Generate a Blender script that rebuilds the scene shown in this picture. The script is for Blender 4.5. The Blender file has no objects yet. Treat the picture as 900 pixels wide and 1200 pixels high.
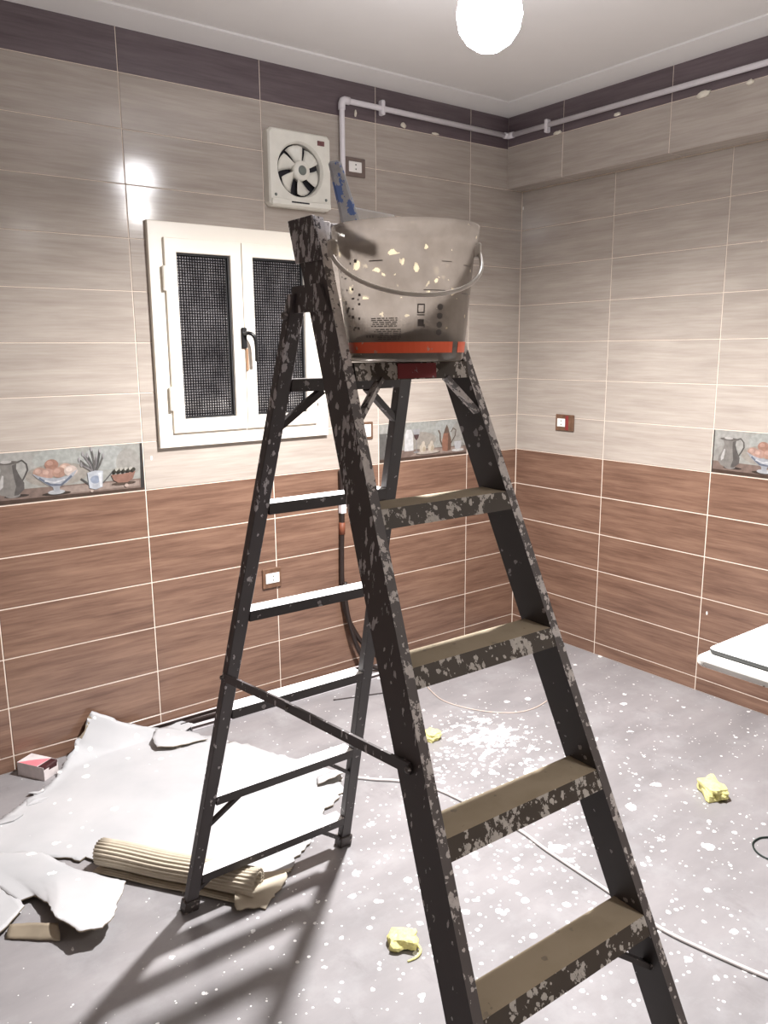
import bpy, bmesh, math, random
from mathutils import Vector, Matrix, noise
random.seed(7)
sc = bpy.context.scene
COL = sc.collection
PI = math.pi

# ------------------------------------------------------------ camera
CAM = Vector((-3.4065, -3.2296, 1.6266))
cr = Vector((0.7963505, -0.6047836, -0.0079168))
cu = Vector((0.1250612, 0.1518401, 0.9804613))
cf = Vector((0.5917648, 0.7817809, -0.1965529))
cd = bpy.data.cameras.new('camera'); cam = bpy.data.objects.new('camera', cd); COL.objects.link(cam)
cd.sensor_fit = 'VERTICAL'; cd.sensor_height = 24.0; cd.lens = 942.683 * 24.0 / 1200.0
cd.clip_start = 0.02
m = Matrix((( cr.x, cu.x, -cf.x, CAM.x), (cr.y, cu.y, -cf.y, CAM.y), (cr.z, cu.z, -cf.z, CAM.z), (0, 0, 0, 1)))
cam.matrix_world = m
sc.camera = cam

# ------------------------------------------------------------ world, light, exposure
w = bpy.data.worlds.new('night'); sc.world = w; w.use_nodes = True
w.node_tree.nodes['Background'].inputs[0].default_value = (0.02, 0.025, 0.035, 1)
w.node_tree.nodes['Background'].inputs[1].default_value = 0.3
LAMP = Vector((-1.62, -1.39, 2.57))
sd = bpy.data.lights.new('bulb_light', 'SPOT'); so = bpy.data.objects.new('bulb_light', sd); COL.objects.link(so)
so.location = LAMP + Vector((0, 0, -0.15)); sd.energy = 300; sd.spot_size = math.radians(170); sd.spot_blend = 1.0
sd.shadow_soft_size = 0.05; sd.color = (1.0, 0.965, 0.95)
LAMP2 = Vector((-1.62, -3.82, 2.57))
s2 = bpy.data.lights.new('second_bulb_light', 'SPOT'); so2 = bpy.data.objects.new('second_bulb_light', s2); COL.objects.link(so2)
so2.location = LAMP2 + Vector((0, 0, -0.15)); s2.energy = 45; s2.spot_size = math.radians(170); s2.spot_blend = 1.0
s2.shadow_soft_size = 0.12; s2.color = (1.0, 0.95, 0.92)
vs = sc.view_settings
vs.view_transform = 'Standard'; vs.look = 'None'; vs.gamma = 1.0; vs.use_curve_mapping = False
vs.exposure = 0.93

# ------------------------------------------------------------ material helpers
def srgb(r, g, b):
    def c(v):
        v /= 255.0
        return v / 12.92 if v <= 0.04045 else ((v + 0.055) / 1.055) ** 2.4
    return (c(r), c(g), c(b), 1.0)

class NT:
    def __init__(s, name):
        s.m = bpy.data.materials.new(name); s.m.use_nodes = True
        s.t = s.m.node_tree; s.b = s.t.nodes['Principled BSDF']
    def n(s, typ, **kw):
        nd = s.t.nodes.new(typ)
        for k, v in kw.items(): setattr(nd, k, v)
        return nd
    def l(s, a, b): s.t.links.new(a, b)
    def val(s, sock, v):
        if isinstance(v, bpy.types.NodeSocket): s.l(v, sock)
        else: sock.default_value = v
    def math(s, op, a, b=0.0, c=None, clamp=False):
        nd = s.n('ShaderNodeMath', operation=op, use_clamp=clamp)
        s.val(nd.inputs[0], a); s.val(nd.inputs[1], b)
        if c is not None: s.val(nd.inputs[2], c)
        return nd.outputs[0]
    def mix(s, f, a, b):
        nd = s.n('ShaderNodeMix', data_type='RGBA')
        s.val(nd.inputs[0], f); s.val(nd.inputs[6], a); s.val(nd.inputs[7], b)
        return nd.outputs[2]
    def coord(s, scale=(1, 1, 1), loc=None, kind='Object'):
        tc = s.n('ShaderNodeTexCoord'); mp = s.n('ShaderNodeMapping')
        s.l(tc.outputs[kind], mp.inputs[0]); mp.inputs['Scale'].default_value = scale
        if loc is not None: s.val(mp.inputs['Location'], loc)
        return mp.outputs[0]
    def noise(s, vec, scale, detail=3.0, rough=0.55):
        nd = s.n('ShaderNodeTexNoise'); s.l(vec, nd.inputs['Vector'])
        nd.inputs['Scale'].default_value = scale; nd.inputs['Detail'].default_value = detail; nd.inputs['Roughness'].default_value = rough
        return nd.outputs[0]
    def vor(s, vec, scale, feature='F1'):
        nd = s.n('ShaderNodeTexVoronoi', feature=feature); s.l(vec, nd.inputs['Vector'])
        nd.inputs['Scale'].default_value = scale
        return nd
    def ramp(s, f, p0, p1, c0=(0, 0, 0, 1), c1=(1, 1, 1, 1)):
        nd = s.n('ShaderNodeValToRGB'); s.l(f, nd.inputs[0])
        e = nd.color_ramp.elements
        e[0].position = p0; e[0].color = c0; e[1].position = p1; e[1].color = c1
        return nd.outputs[0]
    def bump(s, h, strength=0.2, dist=0.005):
        nd = s.n('ShaderNodeBump'); s.l(h, nd.inputs['Height'])
        nd.inputs['Strength'].default_value = strength; nd.inputs['Distance'].default_value = dist
        s.l(nd.outputs[0], s.b.inputs['Normal'])
    def base(s, c): s.val(s.b.inputs['Base Color'], c)
    def rough(s, r): s.val(s.b.inputs['Roughness'], r)

def plain(name, col, rough=0.5, metal=0.0, var=0.12, scale=18.0, bump=0.0):
    t = NT(name); v = t.coord()
    nz = t.noise(v, scale, 3)
    d = tuple(max(0, c * (1 - var)) for c in col[:3]) + (1,); u = tuple(min(1, c * (1 + var)) for c in col[:3]) + (1,)
    t.base(t.ramp(nz, 0.3, 0.7, d, u)); t.rough(rough); t.b.inputs['Metallic'].default_value = metal
    if bump: t.bump(nz, bump, 0.003)
    return t.m

def tile_mat(name, dark, light, rough, tintA=None):
    t = NT(name)
    oi = t.n('ShaderNodeObjectInfo'); cx = t.n('ShaderNodeCombineXYZ')
    r = oi.outputs['Random']
    t.l(t.math('MULTIPLY', r, 37.0), cx.inputs[0]); t.l(t.math('MULTIPLY', r, 11.0), cx.inputs[2])
    v = t.coord((2.2, 1.0, 26.0), cx.outputs[0]); v2 = t.coord((6.0, 1.0, 110.0), cx.outputs[0])
    n1 = t.noise(v, 1.0, 5, 0.6); n2 = t.noise(v2, 1.0, 4, 0.6)
    g = t.math('ADD', t.math('MULTIPLY', n1, 0.65), t.math('MULTIPLY', n2, 0.35))
    colr = t.ramp(g, 0.36, 0.62, dark, light)
    big = t.noise(t.coord((2.5, 1, 6), cx.outputs[0]), 1.0, 2)
    hs = t.n('ShaderNodeHueSaturation'); t.l(colr, hs.inputs['Color'])
    t.l(t.math('ADD', 0.88, t.math('MULTIPLY', big, 0.24)), hs.inputs['Value'])
    # white paint flecks
    vv = t.vor(t.coord((9, 1, 4.5), cx.outputs[0]), 1.0)
    sep = t.n('ShaderNodeSeparateColor'); t.l(vv.outputs['Color'], sep.inputs[0])
    fl = t.math('LESS_THAN', vv.outputs['Distance'], t.math('MULTIPLY', t.math('GREATER_THAN', sep.outputs[0], 0.93), 0.045))
    t.base(t.mix(fl, hs.outputs[0], srgb(225, 222, 218)))
    t.rough(t.math('ADD', rough, t.math('MULTIPLY', n2, 0.08)))
    t.bump(g, 0.05, 0.002)
    return t.m

def splat_mat(name, base, paint, density, scale=26.0, rough=0.55, stretch=(1, 1, 1), dust=None, dustamt=0.0, zgrad=None):
    t = NT(name); v = t.coord(stretch)
    dm = 1.0; sm = 0.0
    if zgrad:
        sx = t.n('ShaderNodeSeparateXYZ'); t.l(t.n('ShaderNodeTexCoord').outputs['Object'], sx.inputs[0])
        zt = t.math('DIVIDE', sx.outputs[2], 1.85, clamp=True); zt = t.math('POWER', zt, 1.6)
        dm = t.math('ADD', zgrad[0], t.math('MULTIPLY', zt, zgrad[1] - zgrad[0])); sm = t.math('MULTIPLY', t.math('SUBTRACT', 1.0, dm), 0.13)
    n = t.noise(v, scale * 1.2, 4, 0.65)
    vo = t.vor(v, scale * 1.3); sep = t.n('ShaderNodeSeparateColor'); t.l(vo.outputs['Color'], sep.inputs[0])
    wob = t.math('ADD', vo.outputs['Distance'], t.math('MULTIPLY', t.math('SUBTRACT', n, 0.5), 1.7))
    drops = t.math('LESS_THAN', wob, t.math('MULTIPLY', t.math('MULTIPLY', t.math('POWER', sep.outputs[0], 2.0), 0.55 * density + 0.05), dm))
    smear = t.math('GREATER_THAN', t.noise(t.coord((stretch[0] * 1.0, stretch[1], stretch[2] * 0.6)), scale * 0.55, 6, 0.7), t.math('ADD', 0.74 - 0.22 * density, sm))
    mask = t.math('MAXIMUM', drops, smear)
    pv = t.mix(t.noise(v, scale * 2.3, 2), paint, tuple(c * 0.6 for c in paint[:3]) + (1,))
    bc = t.mix(t.noise(v, 7.0, 3), base, tuple(min(1, c * 1.7 + 0.004) for c in base[:3]) + (1,))
    if dust is not None:
        bc = t.mix(t.math('MULTIPLY', t.ramp(t.noise(v, 11.0, 5), 0.35, 0.6), dustamt), bc, dust)
    t.base(t.mix(mask, bc, pv)); t.rough(t.math('ADD', rough, t.math('MULTIPLY', mask, 0.25)))
    t.bump(t.math('ADD', mask, t.math('MULTIPLY', n, 0.3)), 0.35, 0.002)
    return t.m

M = {}
M['beige'] = tile_mat('beige_wood_look_tile', srgb(160, 150, 141), srgb(180, 171, 162), 0.10)
M['brown'] = tile_mat('brown_wood_look_tile', srgb(100, 74, 62), srgb(136, 107, 90), 0.2)
M['band'] = tile_mat('brown_tile_flare_tint', srgb(84, 72, 76), srgb(108, 96, 100), 0.3)  # brown tile with dim light and purple flare haze put into its colour
M['grout'] = plain('cream_grout', srgb(232, 218, 204), 0.9, var=0.05)
M['plaster'] = plain('white_ceiling_plaster', srgb(226, 224, 222), 0.95, var=0.02, scale=3)
M['wallpaint'] = plain('dull_wall_paint', srgb(160, 148, 138), 0.9, var=0.03, scale=3)
M['white_alu'] = plain('white_lacquered_aluminium', srgb(240, 234, 222), 0.35, var=0.02, scale=6)
M['gasket'] = plain('black_rubber_gasket', srgb(30, 30, 32), 0.6)
M['black_plastic'] = plain('black_plastic', srgb(24, 24, 25), 0.35)
M['brass'] = plain('brass_pull', srgb(176, 140, 112), 0.35, 0.3)
M['fan_white'] = plain('aged_white_plastic', srgb(226, 224, 214), 0.4, var=0.05)
M['fan_hub'] = plain('grey_green_hub_cap', srgb(112, 118, 112), 0.5)
M['dark_void'] = plain('dark_fan_void', srgb(38, 36, 42), 0.8)
M['badge'] = plain('dark_red_badge', srgb(104, 66, 66), 0.5, var=0.5, scale=120)
M['pvc'] = plain('white_pvc', srgb(226, 222, 226), 0.4, var=0.03)
M['putty'] = plain('white_putty', srgb(226, 220, 205), 0.9, bump=0.5)
M['plate_grey'] = plain('taupe_plate', srgb(112, 98, 92), 0.4)
M['plate_brown'] = plain('brown_wood_plate', srgb(106, 78, 60), 0.45, var=0.3, scale=40)
M['plate_red'] = plain('dark_red_blank', srgb(128, 46, 46), 0.4)
M['module'] = plain('white_socket_module', srgb(238, 236, 232), 0.35, var=0.02)
M['hole'] = plain('socket_hole', srgb(20, 18, 18), 0.8)
M['hose'] = plain('black_rubber_hose', srgb(38, 28, 25), 0.45)
M['hose_brown'] = plain('brown_tape', srgb(120, 66, 44), 0.6)
M['lad_dark'] = splat_mat('ladder_black_paint_few_spots', srgb(52, 48, 48), srgb(170, 165, 165), 0.26, 34)
M['lad_side'] = splat_mat('ladder_black_paint_splattered', srgb(62, 57, 58), srgb(205, 200, 202), 0.62, 54, stretch=(1, 1, .5), zgrad=(.4, 1.35))
M['lad_edge'] = splat_mat('ladder_edge_crusted_paint', srgb(84, 79, 78), srgb(226, 220, 216), 1.0, 56, zgrad=(.45, 1.3))
M['lad_front'] = splat_mat('step_front_crusted_paint', srgb(64, 57, 50), srgb(214, 208, 200), 0.82, 50)
M['lad_red'] = splat_mat('worn_red_paint_patch', srgb(120, 44, 48), srgb(190, 170, 170), 0.5, 30)
M['tread'] = splat_mat('dusty_tread', srgb(138, 126, 106), srgb(160, 148, 130), 0.1, 30, 0.9, dust=srgb(170, 156, 134), dustamt=0.8)
M['white_crust'] = plain('dried_white_paint', srgb(240, 240, 240), 0.7, bump=0.3)
M['foot'] = splat_mat('rubber_foot', srgb(54, 48, 46), srgb(150, 140, 135), 0.5, 40)
M['lamp_body'] = plain('lamp_holder_white', srgb(230, 230, 230), 0.4)
t = NT('glowing_bulb'); t.base((1, 1, 1, 1)); t.b.inputs['Emission Color'].default_value = (0.97, 0.96, 1, 1); t.b.inputs['Emission Strength'].default_value = 28.0; M['glow'] = t.m
t = NT('dim_bulb'); t.base((1, 1, 1, 1)); t.b.inputs['Emission Color'].default_value = (1, .97, .94, 1); t.b.inputs['Emission Strength'].default_value = 4.0; M['glow_dim'] = t.m
M['pink'] = plain('pink_print_card', srgb(236, 130, 140), 0.6, var=0.15)
M['card_white'] = plain('white_card', srgb(214, 206, 206), 0.7)
M['maroon'] = plain('maroon_inner', srgb(60, 16, 20), 0.7)
M['foam'] = plain('yellow_foam', srgb(226, 220, 150), 0.9, var=0.2, scale=60, bump=0.8)
M['foam_pale'] = plain('pale_yellow_foam', srgb(236, 234, 198), 0.9, var=0.25, scale=50, bump=0.8)
M['cable'] = plain('grey_white_cable', srgb(205, 200, 198), 0.5)
M['thin_dark'] = plain('thin_dark_wire', srgb(56, 46, 46), 0.5)
M['thin_light'] = plain('thin_light_wire', srgb(206, 190, 180), 0.5)
M['green_dark'] = plain('dark_green_cable', srgb(26, 40, 36), 0.5)
M['kraft'] = plain('kraft_cardboard', srgb(150, 138, 120), 0.9, var=0.2, scale=9)
M['kraft_light'] = plain('corrugated_kraft', srgb(198, 188, 170), 0.9, var=0.08, scale=14)
M['slab_edge'] = splat_mat('weathered_slab_edge', srgb(210, 206, 198), srgb(110, 100, 92), 0.35, 18, 0.8)
M['slab_top'] = splat_mat('pale_marble', srgb(214, 220, 216), srgb(165, 168, 164), 0.12, 9, 0.4)
M['slab_dark'] = plain('dark_slab_edge', srgb(66, 68, 68), 0.6, var=0.2)
M['block'] = plain('grey_cement_block', srgb(128, 124, 118), 0.95, bump=0.5)

# sheet (printed side grey white, paint flecked)
t = NT('grey_white_board'); v = t.coord()
vo = t.vor(v, 24.0); sep = t.n('ShaderNodeSeparateColor'); t.l(vo.outputs['Color'], sep.inputs[0])
nn = t.noise(v, 30, 3)
wob = t.math('ADD', vo.outputs['Distance'], t.math('MULTIPLY', t.math('SUBTRACT', nn, 0.5), 0.8))
dm = t.math('LESS_THAN', wob, t.math('MULTIPLY', t.math('POWER', sep.outputs[1], 5.0), 0.38))
bc = t.ramp(t.noise(v, 3.0, 4), 0.3, 0.7, srgb(172, 174, 177), srgb(192, 192, 194))
t.base(t.mix(dm, bc, srgb(245, 245, 244))); t.rough(0.75); M['board'] = t.m

# floor: grey glazed tile with white paint drips
t = NT('grey_floor_paint_splattered'); v = t.coord()
base = t.ramp(t.noise(t.coord((1.2, 3.0, 1)), 1.6, 6, 0.6), 0.3, 0.7, srgb(130, 128, 130), srgb(155, 152, 154))
scuff = t.ramp(t.noise(v, 5.0, 6, 0.65), 0.5, 0.72)
base = t.mix(t.math('MULTIPLY', scuff, 0.35), base, srgb(178, 179, 182))
dark = t.ramp(t.noise(t.coord((3, 1.2, 1)), 2.2, 6, 0.7), 0.60, 0.75)
base = t.mix(t.math('MULTIPLY', dark, 0.35), base, srgb(96, 92, 94))
tc = t.n('ShaderNodeTexCoord')
def near(x, y, r0, r1):
    vm = t.n('ShaderNodeVectorMath', operation='DISTANCE'); t.l(tc.outputs['Object'], vm.inputs[0]); vm.inputs[1].default_value = (x, y, 0)
    return t.math('SUBTRACT', 1.0, t.math('DIVIDE', t.math('SUBTRACT', vm.outputs['Value'], r0), r1 - r0, clamp=True))
dens = t.math('MAXIMUM', t.math('MULTIPLY', near(-1.30, -1.05, 0.1, 0.62), 1.0), t.math('MULTIPLY', near(-1.75, -1.6, 0.25, 1.15), 0.62))
dens = t.math('MAXIMUM', dens, t.math('MULTIPLY', near(-1.2, -1.5, 0.4, 1.7), 0.36))
masks = None
wn = t.noise(v, 22.0, 4, 0.6)
for sc_, k, ex in ((10.0, 0.46, 4.0), (23.0, 0.50, 2.6), (48.0, 0.52, 2.2)):
    vo = t.vor(v, sc_); sep = t.n('ShaderNodeSeparateColor'); t.l(vo.outputs['Color'], sep.inputs[0])
    wob = t.math('ADD', vo.outputs['Distance'], t.math('MULTIPLY', t.math('SUBTRACT', wn, 0.5), 0.7))
    rr = t.math('MULTIPLY', t.math('MULTIPLY', t.math('POWER', sep.outputs[0], ex), k), t.math('ADD', 0.12, t.math('MULTIPLY', dens, 0.95)))
    mk = t.math('LESS_THAN', wob, rr)
    masks = mk if masks is None else t.math('MAXIMUM', masks, mk)
smear = t.math('GREATER_THAN', t.noise(t.coord((1.0, 1.8, 1)), 13.0, 7, 0.68), t.math('SUBTRACT', 0.86, t.math('MULTIPLY', t.math('MAXIMUM', t.math('MULTIPLY', near(-1.12, -.95, .05, .55), 1.0), near(-1.75, -1.75, 0.0, .9) if False else t.math('MULTIPLY', near(-1.55, -1.15, 0.0, .7), .72)), 0.38)))
masks = t.math('MAXIMUM', masks, smear)
t.base(t.mix(masks, base, srgb(238, 238, 238)))
t.rough(t.math('ADD', 0.34, t.math('MULTIPLY', masks, 0.35)))
t.bump(masks, 0.25, 0.002); M['floor'] = t.m

# patterned night glass
t = NT('patterned_night_glass'); t.base(srgb(48, 48, 52)); t.rough(0.16); t.b.inputs['Metallic'].default_value = 0.9
sx = t.n('ShaderNodeSeparateXYZ'); t.l(t.coord(), sx.inputs[0])
def cellw(o_): return t.math('ABSOLUTE', t.math('SUBTRACT', t.math('FRACT', t.math('DIVIDE', o_, 0.0115)), 0.5))
ln = t.math('GREATER_THAN', t.math('MAXIMUM', cellw(sx.outputs[0]), cellw(sx.outputs[2])), 0.30)
nzg = t.ramp(t.noise(t.coord((1, 1, .7)), 9.0, 4, .6), 0.3, 0.7, srgb(120, 120, 124), srgb(235, 235, 240))
t.base(t.mix(ln, nzg, srgb(46, 46, 50))); M['glass'] = t.m  # dark cell edges put the contrast of facet reflections into the colour

# translucent bucket plastic
t = NT('frosted_bucket_plastic')
tr = t.n('ShaderNodeBsdfTranslucent'); tp = t.n('ShaderNodeBsdfTransparent'); mx = t.n('ShaderNodeMixShader'); mx2 = t.n('ShaderNodeMixShader')
v = t.coord(); nzz = t.noise(v, 16.0, 4)
cc = t.ramp(nzz, 0.3, 0.7, srgb(146, 138, 131), srgb(168, 161, 155))

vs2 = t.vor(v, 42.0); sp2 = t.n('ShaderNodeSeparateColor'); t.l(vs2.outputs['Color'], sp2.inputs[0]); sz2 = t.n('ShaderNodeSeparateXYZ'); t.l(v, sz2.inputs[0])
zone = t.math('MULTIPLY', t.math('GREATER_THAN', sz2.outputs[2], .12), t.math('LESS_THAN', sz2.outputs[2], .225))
glint_spots = t.math('LESS_THAN', t.math('ADD', vs2.outputs['Distance'], t.math('MULTIPLY', t.math('SUBTRACT', t.noise(v, 60.0, 3), .5), 1.2)), t.math('MULTIPLY', t.math('MULTIPLY', t.math('POWER', sp2.outputs[0], 3.0), .5), zone))
cc = t.mix(glint_spots, cc, srgb(236, 226, 200))  # pale spots in the plastic colour stand in for glints off the inside
t.base(cc); t.rough(0.2); t.bump(t.noise(v, 38.0, 3), 0.35, 0.004); t.l(cc, tr.inputs[0]); tp.inputs[0].default_value = (0.93, 0.91, 0.88, 1)
out = [n for n in t.t.nodes if n.type == 'OUTPUT_MATERIAL'][0]
mx.inputs[0].default_value = 0.5; t.l(t.b.outputs[0], mx.inputs[1]); t.l(tr.outputs[0], mx.inputs[2])
mx2.inputs[0].default_value = 0.30; t.l(mx.outputs[0], mx2.inputs[1]); t.l(tp.outputs[0], mx2.inputs[2]); t.l(mx2.outputs[0], out.inputs[0])
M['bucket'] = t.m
M['bucket_rim'] = plain('bucket_rim_plastic', srgb(206, 200, 192), 0.35)
M['bucket_paint'] = splat_mat('plaster_residue', srgb(150, 138, 122), srgb(200, 195, 186), 0.6, 22, 0.9)
M['red_print'] = splat_mat('red_print', srgb(250, 92, 58), srgb(235, 180, 160), 0.25, 40, 0.45)
M['ink'] = plain('grey_ink', srgb(92, 87, 84), 0.6)
M['blue_handle'] = splat_mat('blue_handle_paint_smeared', srgb(98, 124, 182), srgb(222, 228, 238), 1.0, 26, 0.5)

# ------------------------------------------------------------ mesh helpers
def link(name, me, mats, parent=None, loc=None, rot=None):
    o = bpy.data.objects.new(name, me); COL.objects.link(o)
    if not me.materials:
        for mm in (mats if isinstance(mats, (list, tuple)) else [mats]): me.materials.append(M[mm] if isinstance(mm, str) else mm)
    if parent is not None: o.parent = parent
    if loc is not None: o.location = loc
    if rot is not None: o.rotation_euler = rot
    return o

def mesh(name, verts, faces, smooth=False, mi=None):
    me = bpy.data.meshes.new(name); me.from_pydata([tuple(v) for v in verts], [], faces)
    bm = bmesh.new(); bm.from_mesh(me); bmesh.ops.recalc_face_normals(bm, faces=bm.faces); bm.to_mesh(me); bm.free()
    if mi is not None:
        for p, i in zip(me.polygons, mi): p.material_index = i
    if smooth:
        for p in me.polygons: p.use_smooth = True
    me.update(); return me

def bm_mesh(name, bm, smooth=False):
    bmesh.ops.recalc_face_normals(bm, faces=bm.faces)
    me = bpy.data.meshes.new(name); bm.to_mesh(me); bm.free()
    if smooth:
        for p in me.polygons: p.use_smooth = True
    return me

def box_bm(bm, a, b, bev=0.0, M4=None):
    r = bmesh.ops.create_cube(bm, size=1.0); vv = r['verts']
    c = [(a[i] + b[i]) / 2 for i in range(3)]; s = [abs(b[i] - a[i]) for i in range(3)]
    for v in vv: v.co = Vector((v.co.x * s[0] + c[0], v.co.y * s[1] + c[1], v.co.z * s[2] + c[2]))
    if bev > 0:
        es = list({e for v in vv for e in v.link_edges})
        rr = bmesh.ops.bevel(bm, geom=es, offset=bev, segments=1, affect='EDGES', profile=0.5); vv = list({v for f in rr['faces'] for v in f.verts} | {v for v in vv if v.is_valid})
    if M4 is not None:
        for v in vv: v.co = M4 @ v.co
    return vv

def box(name, a, b, mat, parent=None, bev=0.0, loc=None, rot=None):
    bm = bmesh.new(); box_bm(bm, a, b, bev)
    return link(name, bm_mesh(name, bm), mat, parent, loc, rot)

def hexa(name, p, mat, parent=None, bev=0.0, mi=None):
    # p: 8 corners, bottom 4 ccw then top 4
    f = [(0, 3, 2, 1), (4, 5, 6, 7), (0, 1, 5, 4), (1, 2, 6, 5), (2, 3, 7, 6), (3, 0, 4, 7)]
    me = mesh(name, p, f, mi=mi)
    if bev:
        bm = bmesh.new(); bm.from_mesh(me)
        bmesh.ops.bevel(bm, geom=bm.edges[:], offset=bev, segments=1, affect='EDGES', profile=0.5); bm.to_mesh(me); bm.free()
    return link(name, me, mat, parent)

def tube_mesh(name, pts, r, n=8, radii=None):
    pts = [Vector(p) for p in pts]; vs_, fs = [], []
    up = None
    for i, p in enumerate(pts):
        d = (pts[min(i + 1, len(pts) - 1)] - pts[max(i - 1, 0)]).normalized()
        if up is None: up = Vector((0, 0, 1)) if abs(d.z) < 0.9 else Vector((1, 0, 0))
        s = d.cross(up).normalized(); up = s.cross(d).normalized()
        rr = radii[i] if radii else r
        for k in range(n):
            a = 2 * PI * k / n; vs_.append(p + (s * math.cos(a) + up * math.sin(a)) * rr)
    for i in range(len(pts) - 1):
        for k in range(n):
            fs.append((i * n + k, i * n + (k + 1) % n, (i + 1) * n + (k + 1) % n, (i + 1) * n + k))
    fs.append(tuple(range(n))); fs.append(tuple(range((len(pts) - 1) * n, len(pts) * n)))
    me = mesh(name, vs_, fs, True); return me

def smooth_pts(pts, sub=6):
    P = [Vector(p) for p in pts]; out_ = []
    for i in range(len(P) - 1):
        a, b, c, d = P[max(i - 1, 0)], P[i], P[i + 1], P[min(i + 2, len(P) - 1)]
        for k in range(sub):
            t_ = k / sub
            out_.append(0.5 * ((2 * b) + (c - a) * t_ + (2 * a - 5 * b + 4 * c - d) * t_ ** 2 + (3 * b - a - 3 * c + d) * t_ ** 3))
    out_.append(P[-1]); return out_

def bar(name, a, b, wid, hei, mat, parent, up=(0, 0, 1), bev=0.0):
    a, b = Vector(a), Vector(b); d = (b - a).normalized(); s = d.cross(Vector(up)).normalized(); u = s.cross(d)
    p = []
    for q in (a, b):
        p += [q - s * wid / 2 - u * hei / 2, q + s * wid / 2 - u * hei / 2, q + s * wid / 2 + u * hei / 2, q - s * wid / 2 + u * hei / 2]
    return hexa(name, p, mat, parent, bev)

def lathe_mesh(name, prof, n=48, smooth=True, close=True):
    vs_, fs = [], []
    for r, z in prof:
        for k in range(n):
            a = 2 * PI * k / n; vs_.append((r * math.cos(a), r * math.sin(a), z))
    m_ = len(prof)
    for i in range(m_ - 1):
        for k in range(n): fs.append((i * n + k, i * n + (k + 1) % n, (i + 1) * n + (k + 1) % n, (i + 1) * n + k))
    if close:
        fs.append(tuple(range(n))); fs.append(tuple(range((m_ - 1) * n, m_ * n)))
    return mesh(name, vs_, fs, smooth)

def tag(o, label, cat, group=None):
    o['label'] = label; o['category'] = cat
    if group: o['group'] = group
    return o
def struct(o): o['kind'] = 'structure'; return o
def empty(name, loc, rz=0.0):
    o = bpy.data.objects.new(name, None); COL.objects.link(o); o.location = loc; o.rotation_euler = (0, 0, rz)
    o.empty_display_size = 0.05; return o

# ------------------------------------------------------------ room
X0, Y0, CEIL = -4.6, -4.6, 2.852
BT = 1.066          # top of the brown dado rows
TH = 0.2; TW = 0.6057; AL = 0.3865; BR = 0.612; BEAM = 0.12; BEAMZ = 2.468; COVE = 2.822
REC = 0.0022        # grout recess behind the tile faces
struct(box('floor', (X0, Y0, -0.1), (0.1, 0.1, 0), 'floor'))
struct(box('ceiling', (X0, Y0, CEIL), (0.1, 0.1, CEIL + 0.1), 'plaster'))
wl = struct(box('wall_left', (X0, REC, 0), (0.1, 0.12, CEIL), 'grout'))
wr = struct(box('wall_right', (REC, Y0, 0), (0.12, REC, CEIL), 'grout'))
struct(box('wall_back', (X0, Y0 - 0.1, 0), (0.1, Y0, CEIL), 'wallpaint'))
struct(box('wall_side', (X0 - 0.1, Y0, 0), (X0, 0.1, CEIL), 'wallpaint'))
wb = struct(box('wall_beam', (-BEAM + REC, Y0, BEAMZ + REC), (REC, 0.0, CEIL), 'grout'))

def cove(name, a, b, inn):
    a, b, inn = Vector(a), Vector(b), Vector(inn)
    v = []
    for q in (a, b):
        v += [Vector((q.x, q.y, COVE)), Vector((q.x, q.y, CEIL)), Vector((q.x, q.y, CEIL)) + inn * 0.13, Vector((q.x, q.y, CEIL - 0.008)) + inn * 0.13]
    f = [(0, 1, 2, 3), (4, 7, 6, 5), (0, 4, 5, 1), (1, 5, 6, 2), (2, 6, 7, 3), (3, 7, 4, 0)]
    struct(link(name, mesh(name, v, f), 'plaster'))
cove('trim_1', (X0, 0, 0), (-BEAM, 0, 0), (0, -1, 0))
cove('trim_2', (-BEAM, 0, 0), (-BEAM, Y0, 0), (-1, 0, 0))

tile_cache = {}
def tile_mesh(w_, h_, mat, gap, gapv):
    key = (round(w_, 4), round(h_, 4), mat, gap, gapv)
    if key in tile_cache: return tile_cache[key]
    a, b = (w_ - gapv) / 2, (h_ - gap) / 2; bv = 0.0012; y1 = 0.006
    v = [(-a, y1, -b), (a, y1, -b), (a, y1, b), (-a, y1, b), (-a, bv, -b), (a, bv, -b), (a, bv, b), (-a, bv, b),
         (-a + bv, 0, -b + bv), (a - bv, 0, -b + bv), (a - bv, 0, b - bv), (-a + bv, 0, b - bv)]
    f = [(0, 1, 2, 3), (8, 11, 10, 9)]
    for i in range(4):
        j = (i + 1) % 4; f += [(i, i + 4, j + 4, j), (i + 4, i + 8, j + 8, j + 4)]
    me = mesh('tile', v, f); me.materials.append(M[mat]); tile_cache[key] = me
    return me

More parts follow.
